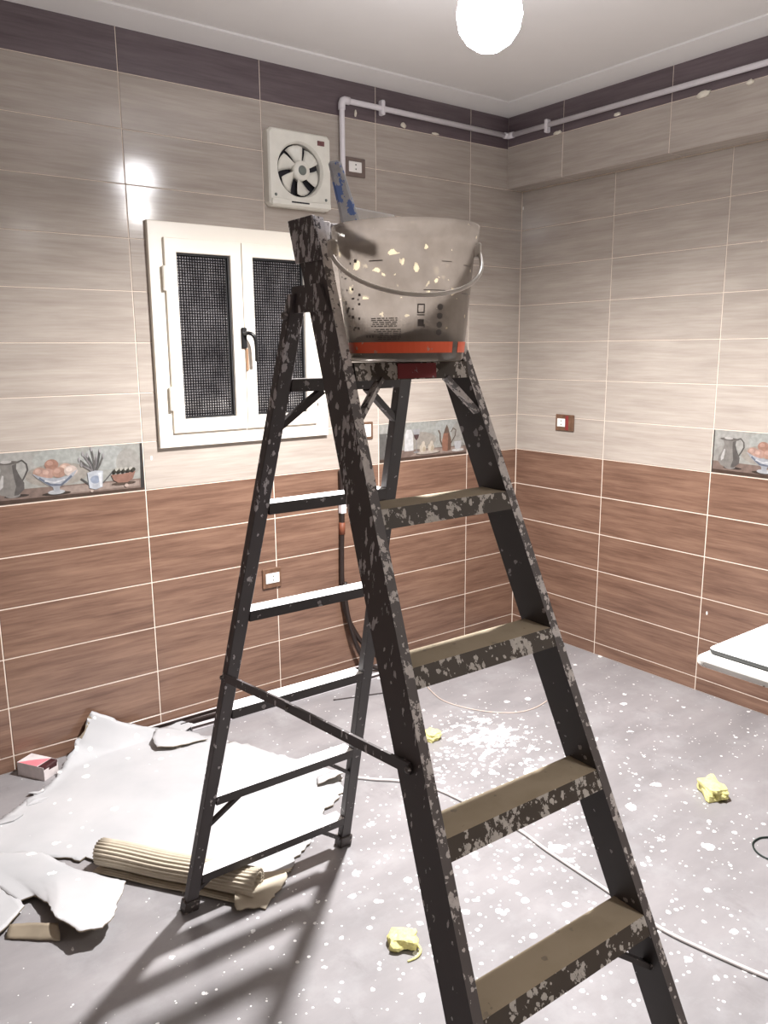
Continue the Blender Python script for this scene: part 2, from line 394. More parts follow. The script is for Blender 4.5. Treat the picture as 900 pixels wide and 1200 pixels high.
rows = []
zz = [0.0] + [BT - TH * k for k in range(5, 0, -1)] + [BT]
for i in range(len(zz) - 1): rows.append((zz[i], zz[i + 1], 'brown'))
for k in range(8): rows.append((BT + TH * k, BT + TH * (k + 1), 'beige'))
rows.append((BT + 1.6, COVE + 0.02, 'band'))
deco = {}
def put_tile(parent, side, u0, u1, z0, z1, mat, off=0.0):
    gv = 0.0045 if mat == 'brown' else 0.0034; gh = 0.0048 if mat == 'brown' else 0.0030
    me = tile_mesh(u1 - u0, z1 - z0, mat, gh, gv)
    uc, zc = (u0 + u1) / 2, (z0 + z1) / 2
    if side == 'L': o = link('tile', me, None, parent, (uc, 0, zc))
    else: o = link('tile', me, None, parent, (off, uc, zc), (0, 0, -PI / 2))
    return o
ub = [0.0, -AL] + [-AL - TW * k for k in range(1, 7)] + [X0]
for i in range(len(ub) - 1):
    for (z0, z1, mt) in rows:
        if z1 > COVE and i == 0: pass
        o = put_tile(wl, 'L', ub[i + 1], ub[i], z0, z1, mt)
        if abs(z0 - BT) < 1e-6 and i in (1, 4): deco[i] = o
vb = [0.0, -BR] + [-BR - TW * k for k in range(1, 6)] + [Y0]
for i in range(len(vb) - 1):
    for (z0, z1, mt) in rows:
        if z1 > BEAMZ + 0.01: continue
        o = put_tile(wr, 'R', vb[i + 1], vb[i], z0, z1, mt)
        if abs(z0 - BT) < 1e-6 and i == 2: deco['R'] = o
bb = [0.0, -0.376] + [-0.376 - TW * k for k in range(1, 6)] + [-3.9, Y0]
for i in range(len(bb) - 1):
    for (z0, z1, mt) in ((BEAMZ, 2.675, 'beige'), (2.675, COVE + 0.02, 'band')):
        put_tile(wb, 'R', bb[i + 1], bb[i], z0, z1, mt, -BEAM)

for i in range(len(bb) - 1):
    o = link('tile', tile_mesh(bb[i] - bb[i + 1], BEAM, 'beige', .003, .0034), None, wb, (-BEAM / 2, (bb[i] + bb[i + 1]) / 2, BEAMZ))
    o.rotation_euler = Matrix(((0, -1, 0), (-1, 0, 0), (0, 0, -1))).to_3x3().to_euler() if False else Matrix(((0, 0, 1), (1, 0, 0), (0, 1, 0))).to_euler()
# printed still life on three tiles
PM = {}
def pm(c):
    if c not in PM: PM[c] = plain('print_%02x%02x%02x' % c, srgb(*[int(.80 * (.66 * q + .34 * sum(c) / 3)) for q in c]), 0.3, var=0.18, scale=45)
    return PM[c]
def ell(cx, cy, rx, ry, n=16, a0=0, a1=2 * PI): return [(cx + rx * math.cos(a0 + (a1 - a0) * k / n), cy + ry * math.sin(a0 + (a1 - a0) * k / n)) for k in range(n + (0 if abs(a1 - a0 - 2 * PI) < 1e-6 else 1))]
def strip(pts, wd):
    P = [Vector((p[0], p[1])) for p in pts]; L_, R_ = [], []
    for i, p in enumerate(P):
        d = (P[min(i + 1, len(P) - 1)] - P[max(0, i - 1)]).normalized(); nrm = Vector((-d.y, d.x)) * wd / 2
        L_.append(tuple(p + nrm)); R_.append(tuple(p - nrm))
    return L_ + R_[::-1]
def picture(tile, shapes):
    vs_, fs, mi, mats = [], [], [], []
    for li, (c, poly) in enumerate(shapes):
        mat = pm(c)
        if mat not in mats: mats.append(mat)
        y = -0.0004 - 0.00006 * li; b = len(vs_)
        vs_ += [(u - TW / 2, y, v - TH / 2) for u, v in poly]; fs.append(tuple(range(b, b + len(poly)))); mi.append(mats.index(mat))
    me = bpy.data.meshes.new('printed_picture'); me.from_pydata(vs_, [], fs)
    for p, i in zip(me.polygons, mi): p.material_index = i
    bm = bmesh.new(); bm.from_mesh(me)
    for f in bm.faces:
        f.normal_update()
        if f.normal.y > 0: f.normal_flip()
    bm.to_mesh(me); bm.free()
    for mm in mats: me.materials.append(mm)
    o = link('printed_picture', me, None, tile); return o
E0 = 0.004; W1 = TW - 0.004; H1 = TH - 0.003
def backdrop():
    s = [((176, 176, 168), [(E0, E0), (W1, E0), (W1, H1), (E0, H1)])]
    for cx, cy, rx, ry, c in ((.10, .15, .09, .05, (180, 179, 171)), (.27, .16, .10, .04, (180, 183, 176)), (.26, .10, .12, .045, (174, 164, 152)), (.45, .15, .09, .05, (182, 186, 180)), (.54, .12, .05, .06, (174, 170, 160)), (.06, .08, .05, .05, (168, 164, 156))):
        s.append((c, [(min(max(x, E0), W1), min(max(y, E0), H1)) for x, y in ell(cx, cy, rx, ry, 20)]))
    s.append(((146, 118, 104), [(E0, E0), (W1, E0), (W1, .052), (E0, .058)]))
    s.append(((178, 152, 136), [(.20, .022), (.58, .022), (.58, .045), (.28, .05)]))
    s.append(((92, 66, 54), [(E0, E0), (W1, E0), (W1, .014), (E0, .020)]))
    return s
def still_a():
    s = backdrop()
    s.append(((84, 78, 74), [(E0, E0), (.010, E0), (.010, H1), (E0, H1)])); s.append(((66, 62, 60), [(.585, .012), (W1, .012), (W1, H1), (.592, H1)]))
    # jug
    s.append(((70, 58, 52), ell(.105, .032, .045, .006)))
    s.append(((150, 144, 138), ell(.092, .036, .026, .010)))
    s.append(((96, 90, 86), strip([(.115, .160), (.135, .166), (.150, .150), (.152, .128), (.140, .105), (.128, .085)], .006)))
    s.append(((146, 140, 134), [(.052, .155), (.060, .135), (.050, .105), (.036, .080), (.034, .058), (.050, .040), (.080, .032), (.112, .036), (.134, .055), (.136, .080), (.122, .108), (.112, .135), (.114, .155)]))
    s.append(((104, 98, 94), [(.098, .150), (.114, .155), (.112, .135), (.122, .108), (.136, .080), (.134, .055), (.112, .036), (.095, .034), (.106, .070), (.100, .110)]))
    s.append(((206, 202, 198), [(.060, .115), (.066, .112), (.060, .070), (.048, .060), (.046, .078)]))
    s.append(((112, 104, 98), ell(.082, .160, .045, .007))); s.append(((205, 200, 194), ell(.078, .164, .020, .006)))
    # egg bowl
    s.append(((74, 58, 50), ell(.250, .026, .055, .007))); s.append(((188, 192, 198), ell(.250, .032, .032, .009)))
    for (cx, cy, c) in ((.195, .112, (198, 150, 128)), (.290, .120, (214, 170, 146)), (.240, .140, (188, 128, 104)), (.222, .106, (206, 154, 132)), (.265, .108, (196, 142, 118)), (.310, .110, (222, 196, 180))):
        s.append((c, ell(cx, cy, .026, .021))); s.append((tuple(min(255, k + 22) for k in c), ell(cx - .006, cy + .006, .012, .009)))
    s.append(((176, 182, 190), [(.165, .112), (.185, .090), (.215, .066), (.238, .052), (.240, .036), (.262, .036), (.264, .052), (.292, .066), (.320, .090), (.336, .114), (.318, .104), (.300, .092), (.260, .086), (.220, .090), (.195, .098)]))
    s.append(((104, 116, 140), strip([(.190, .092), (.230, .062), (.270, .058), (.312, .090)], .008)))
    s.append(((214, 216, 220), strip([(.210, .080), (.245, .070), (.285, .078)], .006)))
    # watering can with lavender
    for k, (x, y) in enumerate(((.345, .150), (.360, .172), (.378, .165), (.395, .188), (.412, .160), (.428, .180), (.440, .158), (.352, .130))):
        s.append((((112, 108, 104), (138, 132, 134), (92, 92, 90))[k % 3], strip([(.402, .09), ((x + .402) / 2 + .003, (y + .09) / 2), (x, y)], .007)))
        s.append(((176, 170, 172), ell(x, y, .004, .010, 8)))
    s.append(((100, 96, 96), strip([(.38, .045), (.358, .065), (.346, .075)], .006))); s.append(((100, 96, 96), strip([(.432, .05), (.462, .080), (.480, .098)], .005)))
    s.append(((196, 204, 216), [(.372, .096), (.376, .034), (.400, .026), (.428, .034), (.434, .098), (.404, .102)]))
    s.append(((150, 164, 190), ell(.402, .066, .020, .016))); s.append(((226, 230, 236), [(.414, .09), (.418, .036), (.426, .038), (.428, .092)]))
    s.append(((206, 176, 160), ell(.385, .022, .006, .006)))
    # berry bowl
    s.append(((98, 74, 62), ell(.515, .040, .05, .006)))
    s.append(((172, 112, 92), [(.465, .078), (.474, .055), (.492, .044), (.530, .042), (.554, .056), (.566, .086), (.515, .078)]))
    for k in range(14): s.append((((46, 44, 40), (70, 66, 56), (196, 192, 176))[k % 3], ell(.478 + .0062 * k, .088 + .010 * ((k * 7) % 3) / 2, .008, .008, 9)))
    s.append(((214, 180, 164), ell(.525, .030, .008, .007)))
    return s
def still_m():
    s = backdrop()
    s.append(((110, 108, 104), [(E0, .02), (.085, .02), (.085, .12), (.05, .15), (E0, .15)]))
    s.append(((228, 228, 224), [(.055, .06), (.09, .06), (.10, .12), (.08, .16), (.05, .14)]))
    s.append(((226, 226, 226), [(.165, .05), (.225, .05), (.222, .135), (.21, .16), (.18, .16), (.168, .13)]))
    s.append(((150, 148, 150), strip([(.245, .04), (.245, .10)], .005))); s.append(((150, 148, 150), ell(.245, .04, .02, .005)))
    s.append(((176, 176, 180), [(.222, .160), (.226, .125), (.245, .098), (.264, .125), (.268, .160)])); s.append(((92, 62, 62), [(.226, .132), (.232, .115), (.245, .100), (.258, .115), (.264, .132)]))
    s.append(((120, 100, 88), ell(.325, .030, .085, .010))); s.append(((206, 190, 172), ell(.325, .034, .078, .008)))
    for cx in (.288, .345): s.append(((222, 206, 180), ell(cx, .058, .022, .024))); s.append(((206, 184, 150), ell(cx + .008, .052, .010, .014))); s.append(((222, 206, 180), ell(cx + .004, .082, .010, .012)))
    s.append(((116, 84, 64), strip([(.425, .06), (.410, .09), (.408, .125), (.396, .145)], .008)))
    s.append(((110, 84, 68), strip([(.485, .07), (.515, .11), (.520, .14), (.50, .150), (.485, .13)], .006)))
    s.append(((176, 110, 82), [(.424, .035), (.422, .09), (.432, .125), (.474, .125), (.486, .09), (.486, .035), (.455, .028)]))
    s.append(((128, 88, 68), [(.462, .03), (.464, .122), (.474, .125), (.486, .09), (.486, .035)])); s.append(((120, 92, 74), [(.432, .125), (.444, .152), (.455, .172), (.466, .152), (.474, .125)]))
    s.append(((222, 220, 216), ell(.535, .030, .045, .008))); s.append(((206, 206, 208), [(.508, .078), (.514, .040), (.535, .034), (.556, .040), (.562, .078)])); s.append(((150, 150, 152), strip([(.562, .07), (.575, .06), (.560, .045)], .005)))
    return s
d1 = picture(deco[4], still_a()); d2 = picture(deco['R'], still_a()); d3 = picture(deco[1], still_m())
deco[4]['label'] = 'printed tile with jug, egg bowl, watering can and berry bowl'
deco['R']['label'] = 'printed tile with pewter jug and egg bowl'
deco[1]['label'] = 'printed tile with pears, copper pot and cup'

# ------------------------------------------------------------ window
wn_ = struct(empty('window_1', (-1.7215, 0, 1.236)))
wn_['label'] = 'white two-casement window with dark patterned glass'
HW, WH = 0.4155, 0.904
def frame_ring(name, x0, x1, z0, z1, t_, yf, yb, mat, parent, bev=0.003, tb=None):
    bm = bmesh.new(); tb = t_ if tb is None else tb
    o = [(x0, z0), (x1, z0), (x1, z1), (x0, z1)]; i_ = [(x0 + t_, z0 + tb), (x1 - t_, z0 + tb), (x1 - t_, z1 - tb), (x0 + t_, z1 - tb)]
    vv = {}
    for k in range(4):
        for nm, P, y in (('of', o, yf), ('if', i_, yf), ('ob', o, yb), ('ib', i_, yb)): vv[nm, k] = bm.verts.new((P[k][0], y, P[k][1]))
    for k in range(4):
        j = (k + 1) % 4
        for a, b in (('of', 'if'), ('if', 'ib'), ('ib', 'ob'), ('ob', 'of')): bm.faces.new((vv[a, k], vv[a, j], vv[b, j], vv[b, k]))
    es = [e for e in bm.edges if abs(e.verts[0].co.y - yf) < 1e-6 and abs(e.verts[1].co.y - yf) < 1e-6 and (abs(e.verts[0].co.x - e.verts[1].co.x) < 1e-6 or abs(e.verts[0].co.z - e.verts[1].co.z) < 1e-6)]
    if bev: bmesh.ops.bevel(bm, geom=es, offset=bev, segments=2, affect='EDGES', profile=0.5)
    return link(name, bm_mesh(name, bm), mat, parent)
frame_ring('frame', -HW, HW, 0, WH, 0.066, -0.022, 0.0, 'white_alu', wn_)
box('gasket_panel', (-HW + 0.06, -0.008, 0.06), (HW - 0.06, -0.001, WH - 0.06), 'gasket', wn_)
pyr = {}
def pane_mesh(w_, h_):
    c = 0.0115; nx, nz = int(w_ / c) + 1, int(h_ / c) + 1; cw, ch = c, c; nx = int(w_ / c); nz = int(h_ / c)
    vs_, fs = [], []
    for i in range(nx + 1):
        for k in range(nz + 1): vs_.append((i * cw, 0, k * ch))
    for i in range(nx):
        for k in range(nz):
            q = len(vs_); vs_.append(((i + .5) * cw, -0.0042, (k + .5) * ch))
            a, b, c_, d = i * (nz + 1) + k, (i + 1) * (nz + 1) + k, (i + 1) * (nz + 1) + k + 1, i * (nz + 1) + k + 1
            fs += [(a, b, q), (b, c_, q), (c_, d, q), (d, a, q)]
    me = bpy.data.meshes.new('pane'); me.from_pydata(vs_, [], fs); me.materials.append(M['glass']); return me
def casement(x0, x1, z0, z1, hinge_left):
    cs = frame_ring('casement', x0, x1, z0, z1, 0.051, -0.036, -0.010, 'white_alu', wn_, 0.003, 0.056)
    gx0, gx1, gz0, gz1 = x0 + 0.051, x1 - 0.051, z0 + 0.056, z1 - 0.056
    frame_ring('gasket', gx0, gx1, gz0, gz1, 0.007, -0.020, -0.010, 'gasket', cs, 0.0)
    link('pane', pane_mesh(gx1 - gx0 - 0.012, gz1 - gz0 - 0.012), None, cs, (gx0 + 0.006, -0.0125, gz0 + 0.006))
    hx = x0 - 0.006 if hinge_left else x1 + 0.006
    for hz in (0.155, 0.635):
        bm = bmesh.new()
        for a, b in ((0, .046), (.050, .096)):
            r = bmesh.ops.create_cone(bm, cap_ends=True, segments=10, radius1=.0075, radius2=.0075, depth=b - a)
            for v in r['verts']: v.co += Vector((hx, -0.036, hz + (a + b) / 2))
        box_bm(bm, (hx - 0.004, -0.0385, hz + 0.01), (hx + 0.014, -0.030, hz + 0.086))
        link('hinge', bm_mesh('hinge', bm), 'white_alu', cs)
    return cs
casement(-2.077 + 1.7215, -1.7365 + 1.7215, 0.060, 0.842, True)
casement(-1.7335 + 1.7215, -1.374 + 1.7215, 0.060, 0.842, False)
hd = empty('handle', (-0.020, -0.036, 0.435)); hd.parent = wn_
bm = bmesh.new(); box_bm(bm, (-.013, -.012, -.030), (.013, 0, .058), .004); link('handle_plate', bm_mesh('handle_plate', bm), 'black_plastic', hd)
link('handle_grip', tube_mesh('handle_grip', smooth_pts([(0, -.008, .030), (.006, -.040, .034), (.022, -.052, .022), (.032, -.052, -.010), (.034, -.050, -.085)], 5), .0085, 10), 'black_plastic', hd)
bm = bmesh.new(); box_bm(bm, (.006, -.010, -.125), (.017, -.001, -.030), .003); link('latch_bar', bm_mesh('latch_bar', bm), 'brass', hd)

# ------------------------------------------------------------ exhaust fan
fan = tag(empty('exhaust_fan', (-1.4345, 0, 2.401)), 'square white wall exhaust fan with six pale blades above the window', 'fan')
HS, CRr = 0.1575, 0.117
bm = bmesh.new(); N = 64
def sq(a):
    c, s = math.cos(a), math.sin(a); k = 1 / max(abs(c), abs(s)); x, z = c * k * HS, s * k * HS
    # rounded corners
    return x, z
loops = []
for (rf, y) in (('o', 0.0), ('o', -0.036), ('m', -0.044), ('c', -0.044), ('c2', -0.030), ('c2', -0.004)):
    L_ = []
    for k in range(N):
        a = 2 * PI * (k + .5) / N; x, z = sq(a)
        if rf == 'm': x *= .96; z *= .96
        if rf == 'c': x, z = CRr * math.cos(a), CRr * math.sin(a)
        if rf == 'c2': x, z = (CRr - .008) * math.cos(a), (CRr - .008) * math.sin(a)
        L_.append(bm.verts.new((x, y, z)))
    loops.append(L_)
for i in range(len(loops) - 1):
    for k in range(N): bm.faces.new((loops[i][k], loops[i][(k + 1) % N], loops[i + 1][(k + 1) % N], loops[i + 1][k]))
link('housing', bm_mesh('housing', bm), 'fan_white', fan)
bm = bmesh.new(); bmesh.ops.create_circle(bm, cap_ends=True, segments=40, radius=CRr - .004, matrix=Matrix.Translation((0, -.006, 0)) @ Matrix.Rotation(PI / 2, 4, 'X'))
link('dark_backing', bm_mesh('dark_backing', bm), 'dark_void', fan)
for k in range(6):
    a = math.radians(95 + 60 * k); vs_, fs = [], []
    nr, na = 6, 5
    for i in range(nr):
        r = .030 + (.104 - .030) * i / (nr - 1)
        for j in range(na):
            s = j / (na - 1) - .5; wd = math.radians(40 + 6 * (i / (nr - 1))) ; aa = a + s * wd + math.radians(10) * (i / (nr - 1))
            rr = r * (1 - .05 * (2 * s) ** 2 if i == nr - 1 else 1)
            vs_.append((rr * math.cos(aa), -.026 + s * .020, rr * math.sin(aa)))
    for i in range(nr - 1):
        for j in range(na - 1): fs.append((i * na + j, i * na + j + 1, (i + 1) * na + j + 1, (i + 1) * na + j))
    me = mesh('blade', vs_, fs, True); ob = link('blade', me, 'fan_white', fan)
    md = ob.modifiers.new('thickness', 'SOLIDIFY'); md.thickness = .0025
hub = link('hub', lathe_mesh('hub', [(.004, .046), (.034, .044), (.041, .038), (.043, .012)], 32), 'fan_white', fan, (0.008, 0, 0), (PI / 2, 0, 0))
link('hub_cap', lathe_mesh('hub_cap', [(.003, .0495), (.018, .0485), (.021, .044)], 24), 'fan_hub', hub)
box('badge', (.088, -.0455, .112), (.124, -.043, .132), 'badge', fan)
box('pull_slot', (-.055, -.0530, -.140), (.035, -.050, -.134), 'dark_void', fan)
box('bottom_lip', (-.150, -.052, -.152), (.150, -.043, -.128), 'fan_white', fan, .003)
for sx, sz in ((-.128, -.112), (.128, -.112)):
    link('screw', lathe_mesh('screw', [(.001, .004), (.006, .003), (.007, 0)], 12), 'fan_hub', fan, (sx, -.043, sz), (PI / 2, 0, 0))

# ------------------------------------------------------------ conduit
pp = tag(empty('conduit_pipe', (-1.195, 0, 2.2)), 'white plastic conduit with elbow on the left wall under the ceiling', 'pipe')
def rel(p, o): return tuple(p[i] - o[i] for i in range(3))
PO = (-1.195, 0, 2.2); PR = 0.0125
path = [(-1.195, -.018, 2.18), (-1.195, -.018, 2.715), (-1.193, -.018, 2.727), (-1.182, -.018, 2.7305), (-.168, -.018, 2.727), (-.137, -.020, 2.727), (-.137, -.05, 2.7265), (-.137, -4.5, 2.700)]
link('pipe_run', tube_mesh('pipe_run', [rel(p, PO) for p in path[:5]], PR, 12), 'pvc', pp)
link('elbow', tube_mesh('elbow', [rel(p, PO) for p in [(-1.195, -.018, 2.690), (-1.195, -.018, 2.716), (-1.190, -.018, 2.727), (-1.179, -.018, 2.731), (-1.155, -.018, 2.7305)]], .0165, 12), 'pvc', pp)
box('clip', rel((-.978, -.033, 2.700), PO), rel((-.958, -.001, 2.765), PO), 'pvc', pp, .004)
P2O = (-.137, -.03, 2.72)
pq = tag(empty('conduit_pipe', P2O), 'white plastic conduit running along the beam on the right', 'pipe')
link('pipe_run', tube_mesh('pipe_run', [rel(p, P2O) for p in path[6:]], PR, 12), 'pvc', pq)
link('elbow', tube_mesh('elbow', [rel(p, P2O) for p in [(-.165, -.0175, 2.727), (-.150, -.0175, 2.727), (-.138, -.022, 2.727), (-.137, -.034, 2.727), (-.137, -.058, 2.7265)]], .0155, 12), 'pvc', pq)
box('clip', rel((-.153, -.298, 2.690), P2O), rel((-.121, -.278, 2.752), P2O), 'pvc', pq, .004)
box('clip', rel((-.153, -1.70, 2.688), P2O), rel((-.121, -1.68, 2.745), P2O), 'pvc', pq, .004)
def putty(loc, s, lab):
    bm = bmesh.new(); bmesh.ops.create_icosphere(bm, subdivisions=2, radius=1.0)
    for v in bm.verts:
        k = 1 + .5 * noise.noise(v.co * 1.7 + Vector(loc) * 9); v.co = Vector((v.co.x * s[0] * k, v.co.y * s[1] * k, v.co.z * s[2] * k))
    tag(link('putty_dab', bm_mesh('putty_dab', bm, True), 'putty', None, loc), lab, 'putty', 'putty dabs along the conduit')
for i, (loc, s, lab) in enumerate((((-.124, -.345, 2.680), (.006, .026, .010), 'small white putty dab right of the conduit clip on the beam'), ((-.124, -.70, 2.688), (.006, .02, .008), 'thin white putty dab midway along the beam conduit'), ((-.124, -1.135, 2.672), (.008, .030, .014), 'largest white putty dab below the beam conduit'), ((-.124, -1.34, 2.668), (.006, .018, .010), 'white putty dab on the beam nearest the right picture edge'),
        ((-1.11, -.004, 2.69), (.006, .006, .016), 'small putty dab just right of the conduit elbow'), ((-.83, -.004, 2.680), (.016, .006, .012), 'putty dab on left wall right of the conduit clip'), ((-.63, -.004, 2.672), (.024, .005, .006), 'flat putty smear on left wall under the conduit'))):
    putty(loc, s, lab)

# ------------------------------------------------------------ sockets and switches
def wallbox(name, lab, cat, loc, w_, h_, plate, rz=0.0, mod=None, red=None, group='wall sockets and switches', rocker=False):
    e = tag(empty(name, loc, rz), lab, cat, group)
    box('plate', (-w_ / 2, -.010, -h_ / 2), (w_ / 2, 0, h_ / 2), plate, e, .003)
    mw, mh, mx_ = mod
    mo = box('module', (mx_ - mw / 2, -.0135, -mh / 2), (mx_ + mw / 2, -.009, mh / 2), 'module', e, .002)
    if rocker:
        box('rocker', (mx_ - mw * .32, -.017, -mh * .36), (mx_ + mw * .32, -.013, mh * .36), 'module', mo, .002)
    else:
        for dz in (-.0095, .0095):
            link('pin_hole', lathe_mesh('pin_hole', [(.003, .0143), (.0034, .013)], 12), 'hole', mo, (mx_ + .002, 0, dz), (PI / 2, 0, 0))
    if red: box('blank_module', (red[0], -.0125, -h_ * .44), (red[1], -.009, h_ * .44), 'plate_red', e, .001)
    return e
wallbox('wall_socket', 'taupe socket plate with white insert beside the exhaust fan', 'socket', (-1.118, 0, 2.4575), .116, .082, 'plate_grey', 0, (.072, .046, -.002))
wallbox('wall_socket', 'brown socket plate with white insert low on the brown tiles', 'socket', (-1.63, 0, .585), .098, .096, 'plate_brown', 0, (.072, .048, .002))
wallbox('wall_switch', 'brown framed white switch seen between the ladder legs', 'switch', (-1.086, 0, 1.240), .108, .085, 'plate_brown', 0, (.078, .062, 0), rocker=True)
wallbox('wall_socket', 'brown socket plate with white insert and red blank on right wall', 'socket', (0, -.357, 1.238), .125, .088, 'plate_brown', -PI / 2, (.054, .044, -.021), (.008, .028))

# ------------------------------------------------------------ hose on the wall
hz_ = tag(empty('rubber_hose', (-1.236, -.02, 1.05)), 'black rubber hose hanging down the brown tiles behind the ladder', 'hose')
HO = (-1.236, -.02, 1.05)
h1 = smooth_pts([(-1.236, -.018, 1.06), (-1.233, -.018, .85), (-1.240, -.018, .65), (-1.240, -.018, .46), (-1.222, -.022, .33), (-1.165, -.035, .20), (-1.09, -.06, .10), (-1.0, -.09, .04), (-.93, -.11, .016)], 5)
h2 = smooth_pts([(-1.238, -.040, .50), (-1.236, -.040, .40), (-1.215, -.042, .28), (-1.175, -.048, .15), (-1.12, -.06, .05), (-1.06, -.09, .015), (-.98, -.12, .014)], 5)
link('hose_strand', tube_mesh('hose_strand', [rel(p, HO) for p in h1], .0125, 10), 'hose', hz_)
link('hose_strand', tube_mesh('hose_strand', [rel(p, HO) for p in h2], .0115, 10), 'hose', hz_)
link('tape_wrap', tube_mesh('tape_wrap', [rel(p, HO) for p in [(-1.2345, -.018, .80), (-1.236, -.018, .74)]], .0150, 12), 'hose_brown', hz_)
box('white_clip', rel((-1.246, -.032, .845), HO), rel((-1.216, -.004, .905), HO), 'pvc', hz_, .003)

# ------------------------------------------------------------ lamp
def bulb_lamp(loc, label, glow):
    lp = tag(empty('ceiling_lamp', loc), label, 'lamp', 'bulbs hanging from the ceiling')
    link('bulb', lathe_mesh('bulb', [(.004, -.098), (.034, -.092), (.065, -.072), (.087, -.040), (.095, 0), (.089, .034), (.072, .060), (.046, .076)], 40), glow, lp)
    link('bulb_neck', lathe_mesh('bulb_neck', [(.047, .071), (.044, .10), (.030, .125), (.022, .15)], 32), 'lamp_body', lp)
    link('lamp_holder', lathe_mesh('lamp_holder', [(.024, .14), (.026, .19), (.016, .21)], 24), 'lamp_body', lp)
    link('flex', tube_mesh('flex', [(0, 0, .205), (0, 0, .27)], .005, 8), 'lamp_body', lp)
    link('ceiling_rose', lathe_mesh('ceiling_rose', [(.02, .255), (.045, .262), (.05, .282)], 24), 'lamp_body', lp)
bulb_lamp(LAMP, 'bright round white bulb hanging near the ceiling', 'glow')
bulb_lamp(LAMP2, 'dimmer round bulb hanging behind the viewer', 'glow_dim')

# ------------------------------------------------------------ stepladder
LX, LY, LYAW = -2.3402, -1.7585, -0.0246
lad = tag(empty('step_ladder', (LX, LY, 0), LYAW), 'black paint-splattered step ladder standing in the middle of the floor', 'ladder')
Wb, mm_, Db, nn_, tx, ty = .2742, .067, .8692, .44, .0215, .0872
Vb, qq, Eb, pp_, lx, ly = .2903, .0677, .5533, .3095, .036, .027
ZT = 1.893
def fr(z): return -Db + nn_ * z
def fx(z): return Wb - mm_ * z
def ry(z): return Eb - pp_ * z
def rx(z): return Vb - qq * z
for s in (-1, 1):
    p = []
    for z in (0.02, ZT):
        xo, xi, y0, y1 = s * fx(z), s * (fx(z) - tx), fr(z), fr(z) + ty
        p += [(xo, y0, z), (xi, y0, z), (xi, y1, z), (xo, y1, z)]
    # faces: bottom, top, front, inner, rear, outer
    o = hexa('front_rail', p, ['lad_side', 'lad_edge', 'lad_dark'], lad, 0, [1, 1, 1, 2, 0, 0])
    z = 0
    hexa('foot', [(s * (fx(0) + .006), fr(0) - .012, 0), (s * (fx(0) - tx - .006), fr(0) - .012, 0), (s * (fx(0) - tx - .006), fr(0) + ty + .006, 0), (s * (fx(0) + .006), fr(0) + ty + .006, 0),
                  (s * (fx(.05) + .006), fr(.05) - .010, .05), (s * (fx(.05) - tx - .006), fr(.05) - .010, .05), (s * (fx(.05) - tx - .006), fr(.05) + ty + .006, .05), (s * (fx(.05) + .006), fr(.05) + ty + .006, .05)], 'foot', lad)
    p = []
    for z in (0.03, 1.745):
        xo, xi, y0 = s * rx(z), s * (rx(z) - lx), ry(z)
        p += [(xo, y0, z), (xi, y0, z), (xi, y0 + ly, z), (xo, y0 + ly, z)]
    hexa('rear_leg', p, 'lad_side' if s < 0 else 'lad_dark', lad, .002)
    hexa('foot', [(s * (rx(0) + .005), ry(0) - .006, 0), (s * (rx(0) - lx - .005), ry(0) - .006, 0), (s * (rx(0) - lx - .005), ry(0) + ly + .006, 0), (s * (rx(0) + .005), ry(0) + ly + .006, 0),
                  (s * (rx(.045) + .005), ry(.045) - .006, .045), (s * (rx(.045) - lx - .005), ry(.045) - .006, .045), (s * (rx(.045) - lx - .005), ry(.045) + ly + .006, .045), (s * (rx(.045) + .005), ry(.045) + ly + .006, .045)], 'foot', lad, .003)
    # hinge plate joining rail and rear leg, and its bolt
    xa = s * (fx(1.72) + .0015)
    hexa('hinge_plate', [(xa, fr(1.67) + .02, 1.705), (xa + s * .004, fr(1.67) + .02, 1.705), (xa + s * .004, ry(1.70) + .022, 1.705), (xa, ry(1.70) + .022, 1.705),
                         (xa - s * .004, fr(1.76) + .02, 1.76), (xa + s * .002, fr(1.76) + .02, 1.76), (xa + s * .002, ry(1.76) + .024, 1.76), (xa - s * .004, ry(1.76) + .024, 1.76)], 'lad_side', lad)
    b = link('bolt', lathe_mesh('bolt', [(.002, .010), (.008, .008), (.009, 0)], 10), 'lad_edge', lad, (s * (rx(1.70) + .001), ry(1.70) + .012, 1.70), (0, s * PI / 2, 0))
    # crusted plate at the rail head
    p = []
    for z in (1.805, ZT + .002):
        xo, xi = s * (fx(z) + .006), s * (fx(z) - .001); p += [(xo, fr(z) - .003, z), (xi, fr(z) - .003, z), (xi, fr(z) + ty + .010, z), (xo, fr(z) + ty + .010, z)]
    hexa('head_plate', p, 'lad_side', lad, .001)

STEPZ = [1.332, 1.058, .783, .512, .240]
for z in STEPZ:
    wz = fx(z) - tx + .0005; y0 = fr(z) + .001; d = .074; h = .036; ys = -nn_ * h
    p = [(-wz - mm_ * h, y0 + ys, z - h), (wz + mm_ * h, y0 + ys, z - h), (wz + mm_ * h, y0 + d, z - h), (-wz - mm_ * h, y0 + d, z - h), (-wz, y0, z), (wz, y0, z), (wz, y0 + d, z), (-wz, y0 + d, z)]
    hexa('step', p, ['lad_dark', 'tread', 'lad_front'], lad, 0, [0, 1, 2, 0, 0, 0])
PZ = 1.603; wz = fx(PZ) - tx
pl = hexa('platform', [(-wz, fr(PZ) - .015, PZ - .034), (wz, fr(PZ) - .015, PZ - .034), (wz, -.062, PZ - .034), (-wz, -.062, PZ - .034), (-wz, fr(PZ) - .008, PZ), (wz, fr(PZ) - .008, PZ), (wz, -.062, PZ), (-wz, -.062, PZ)], ['lad_dark', 'tread', 'lad_front'], lad, 0, [0, 1, 2, 0, 0, 0])
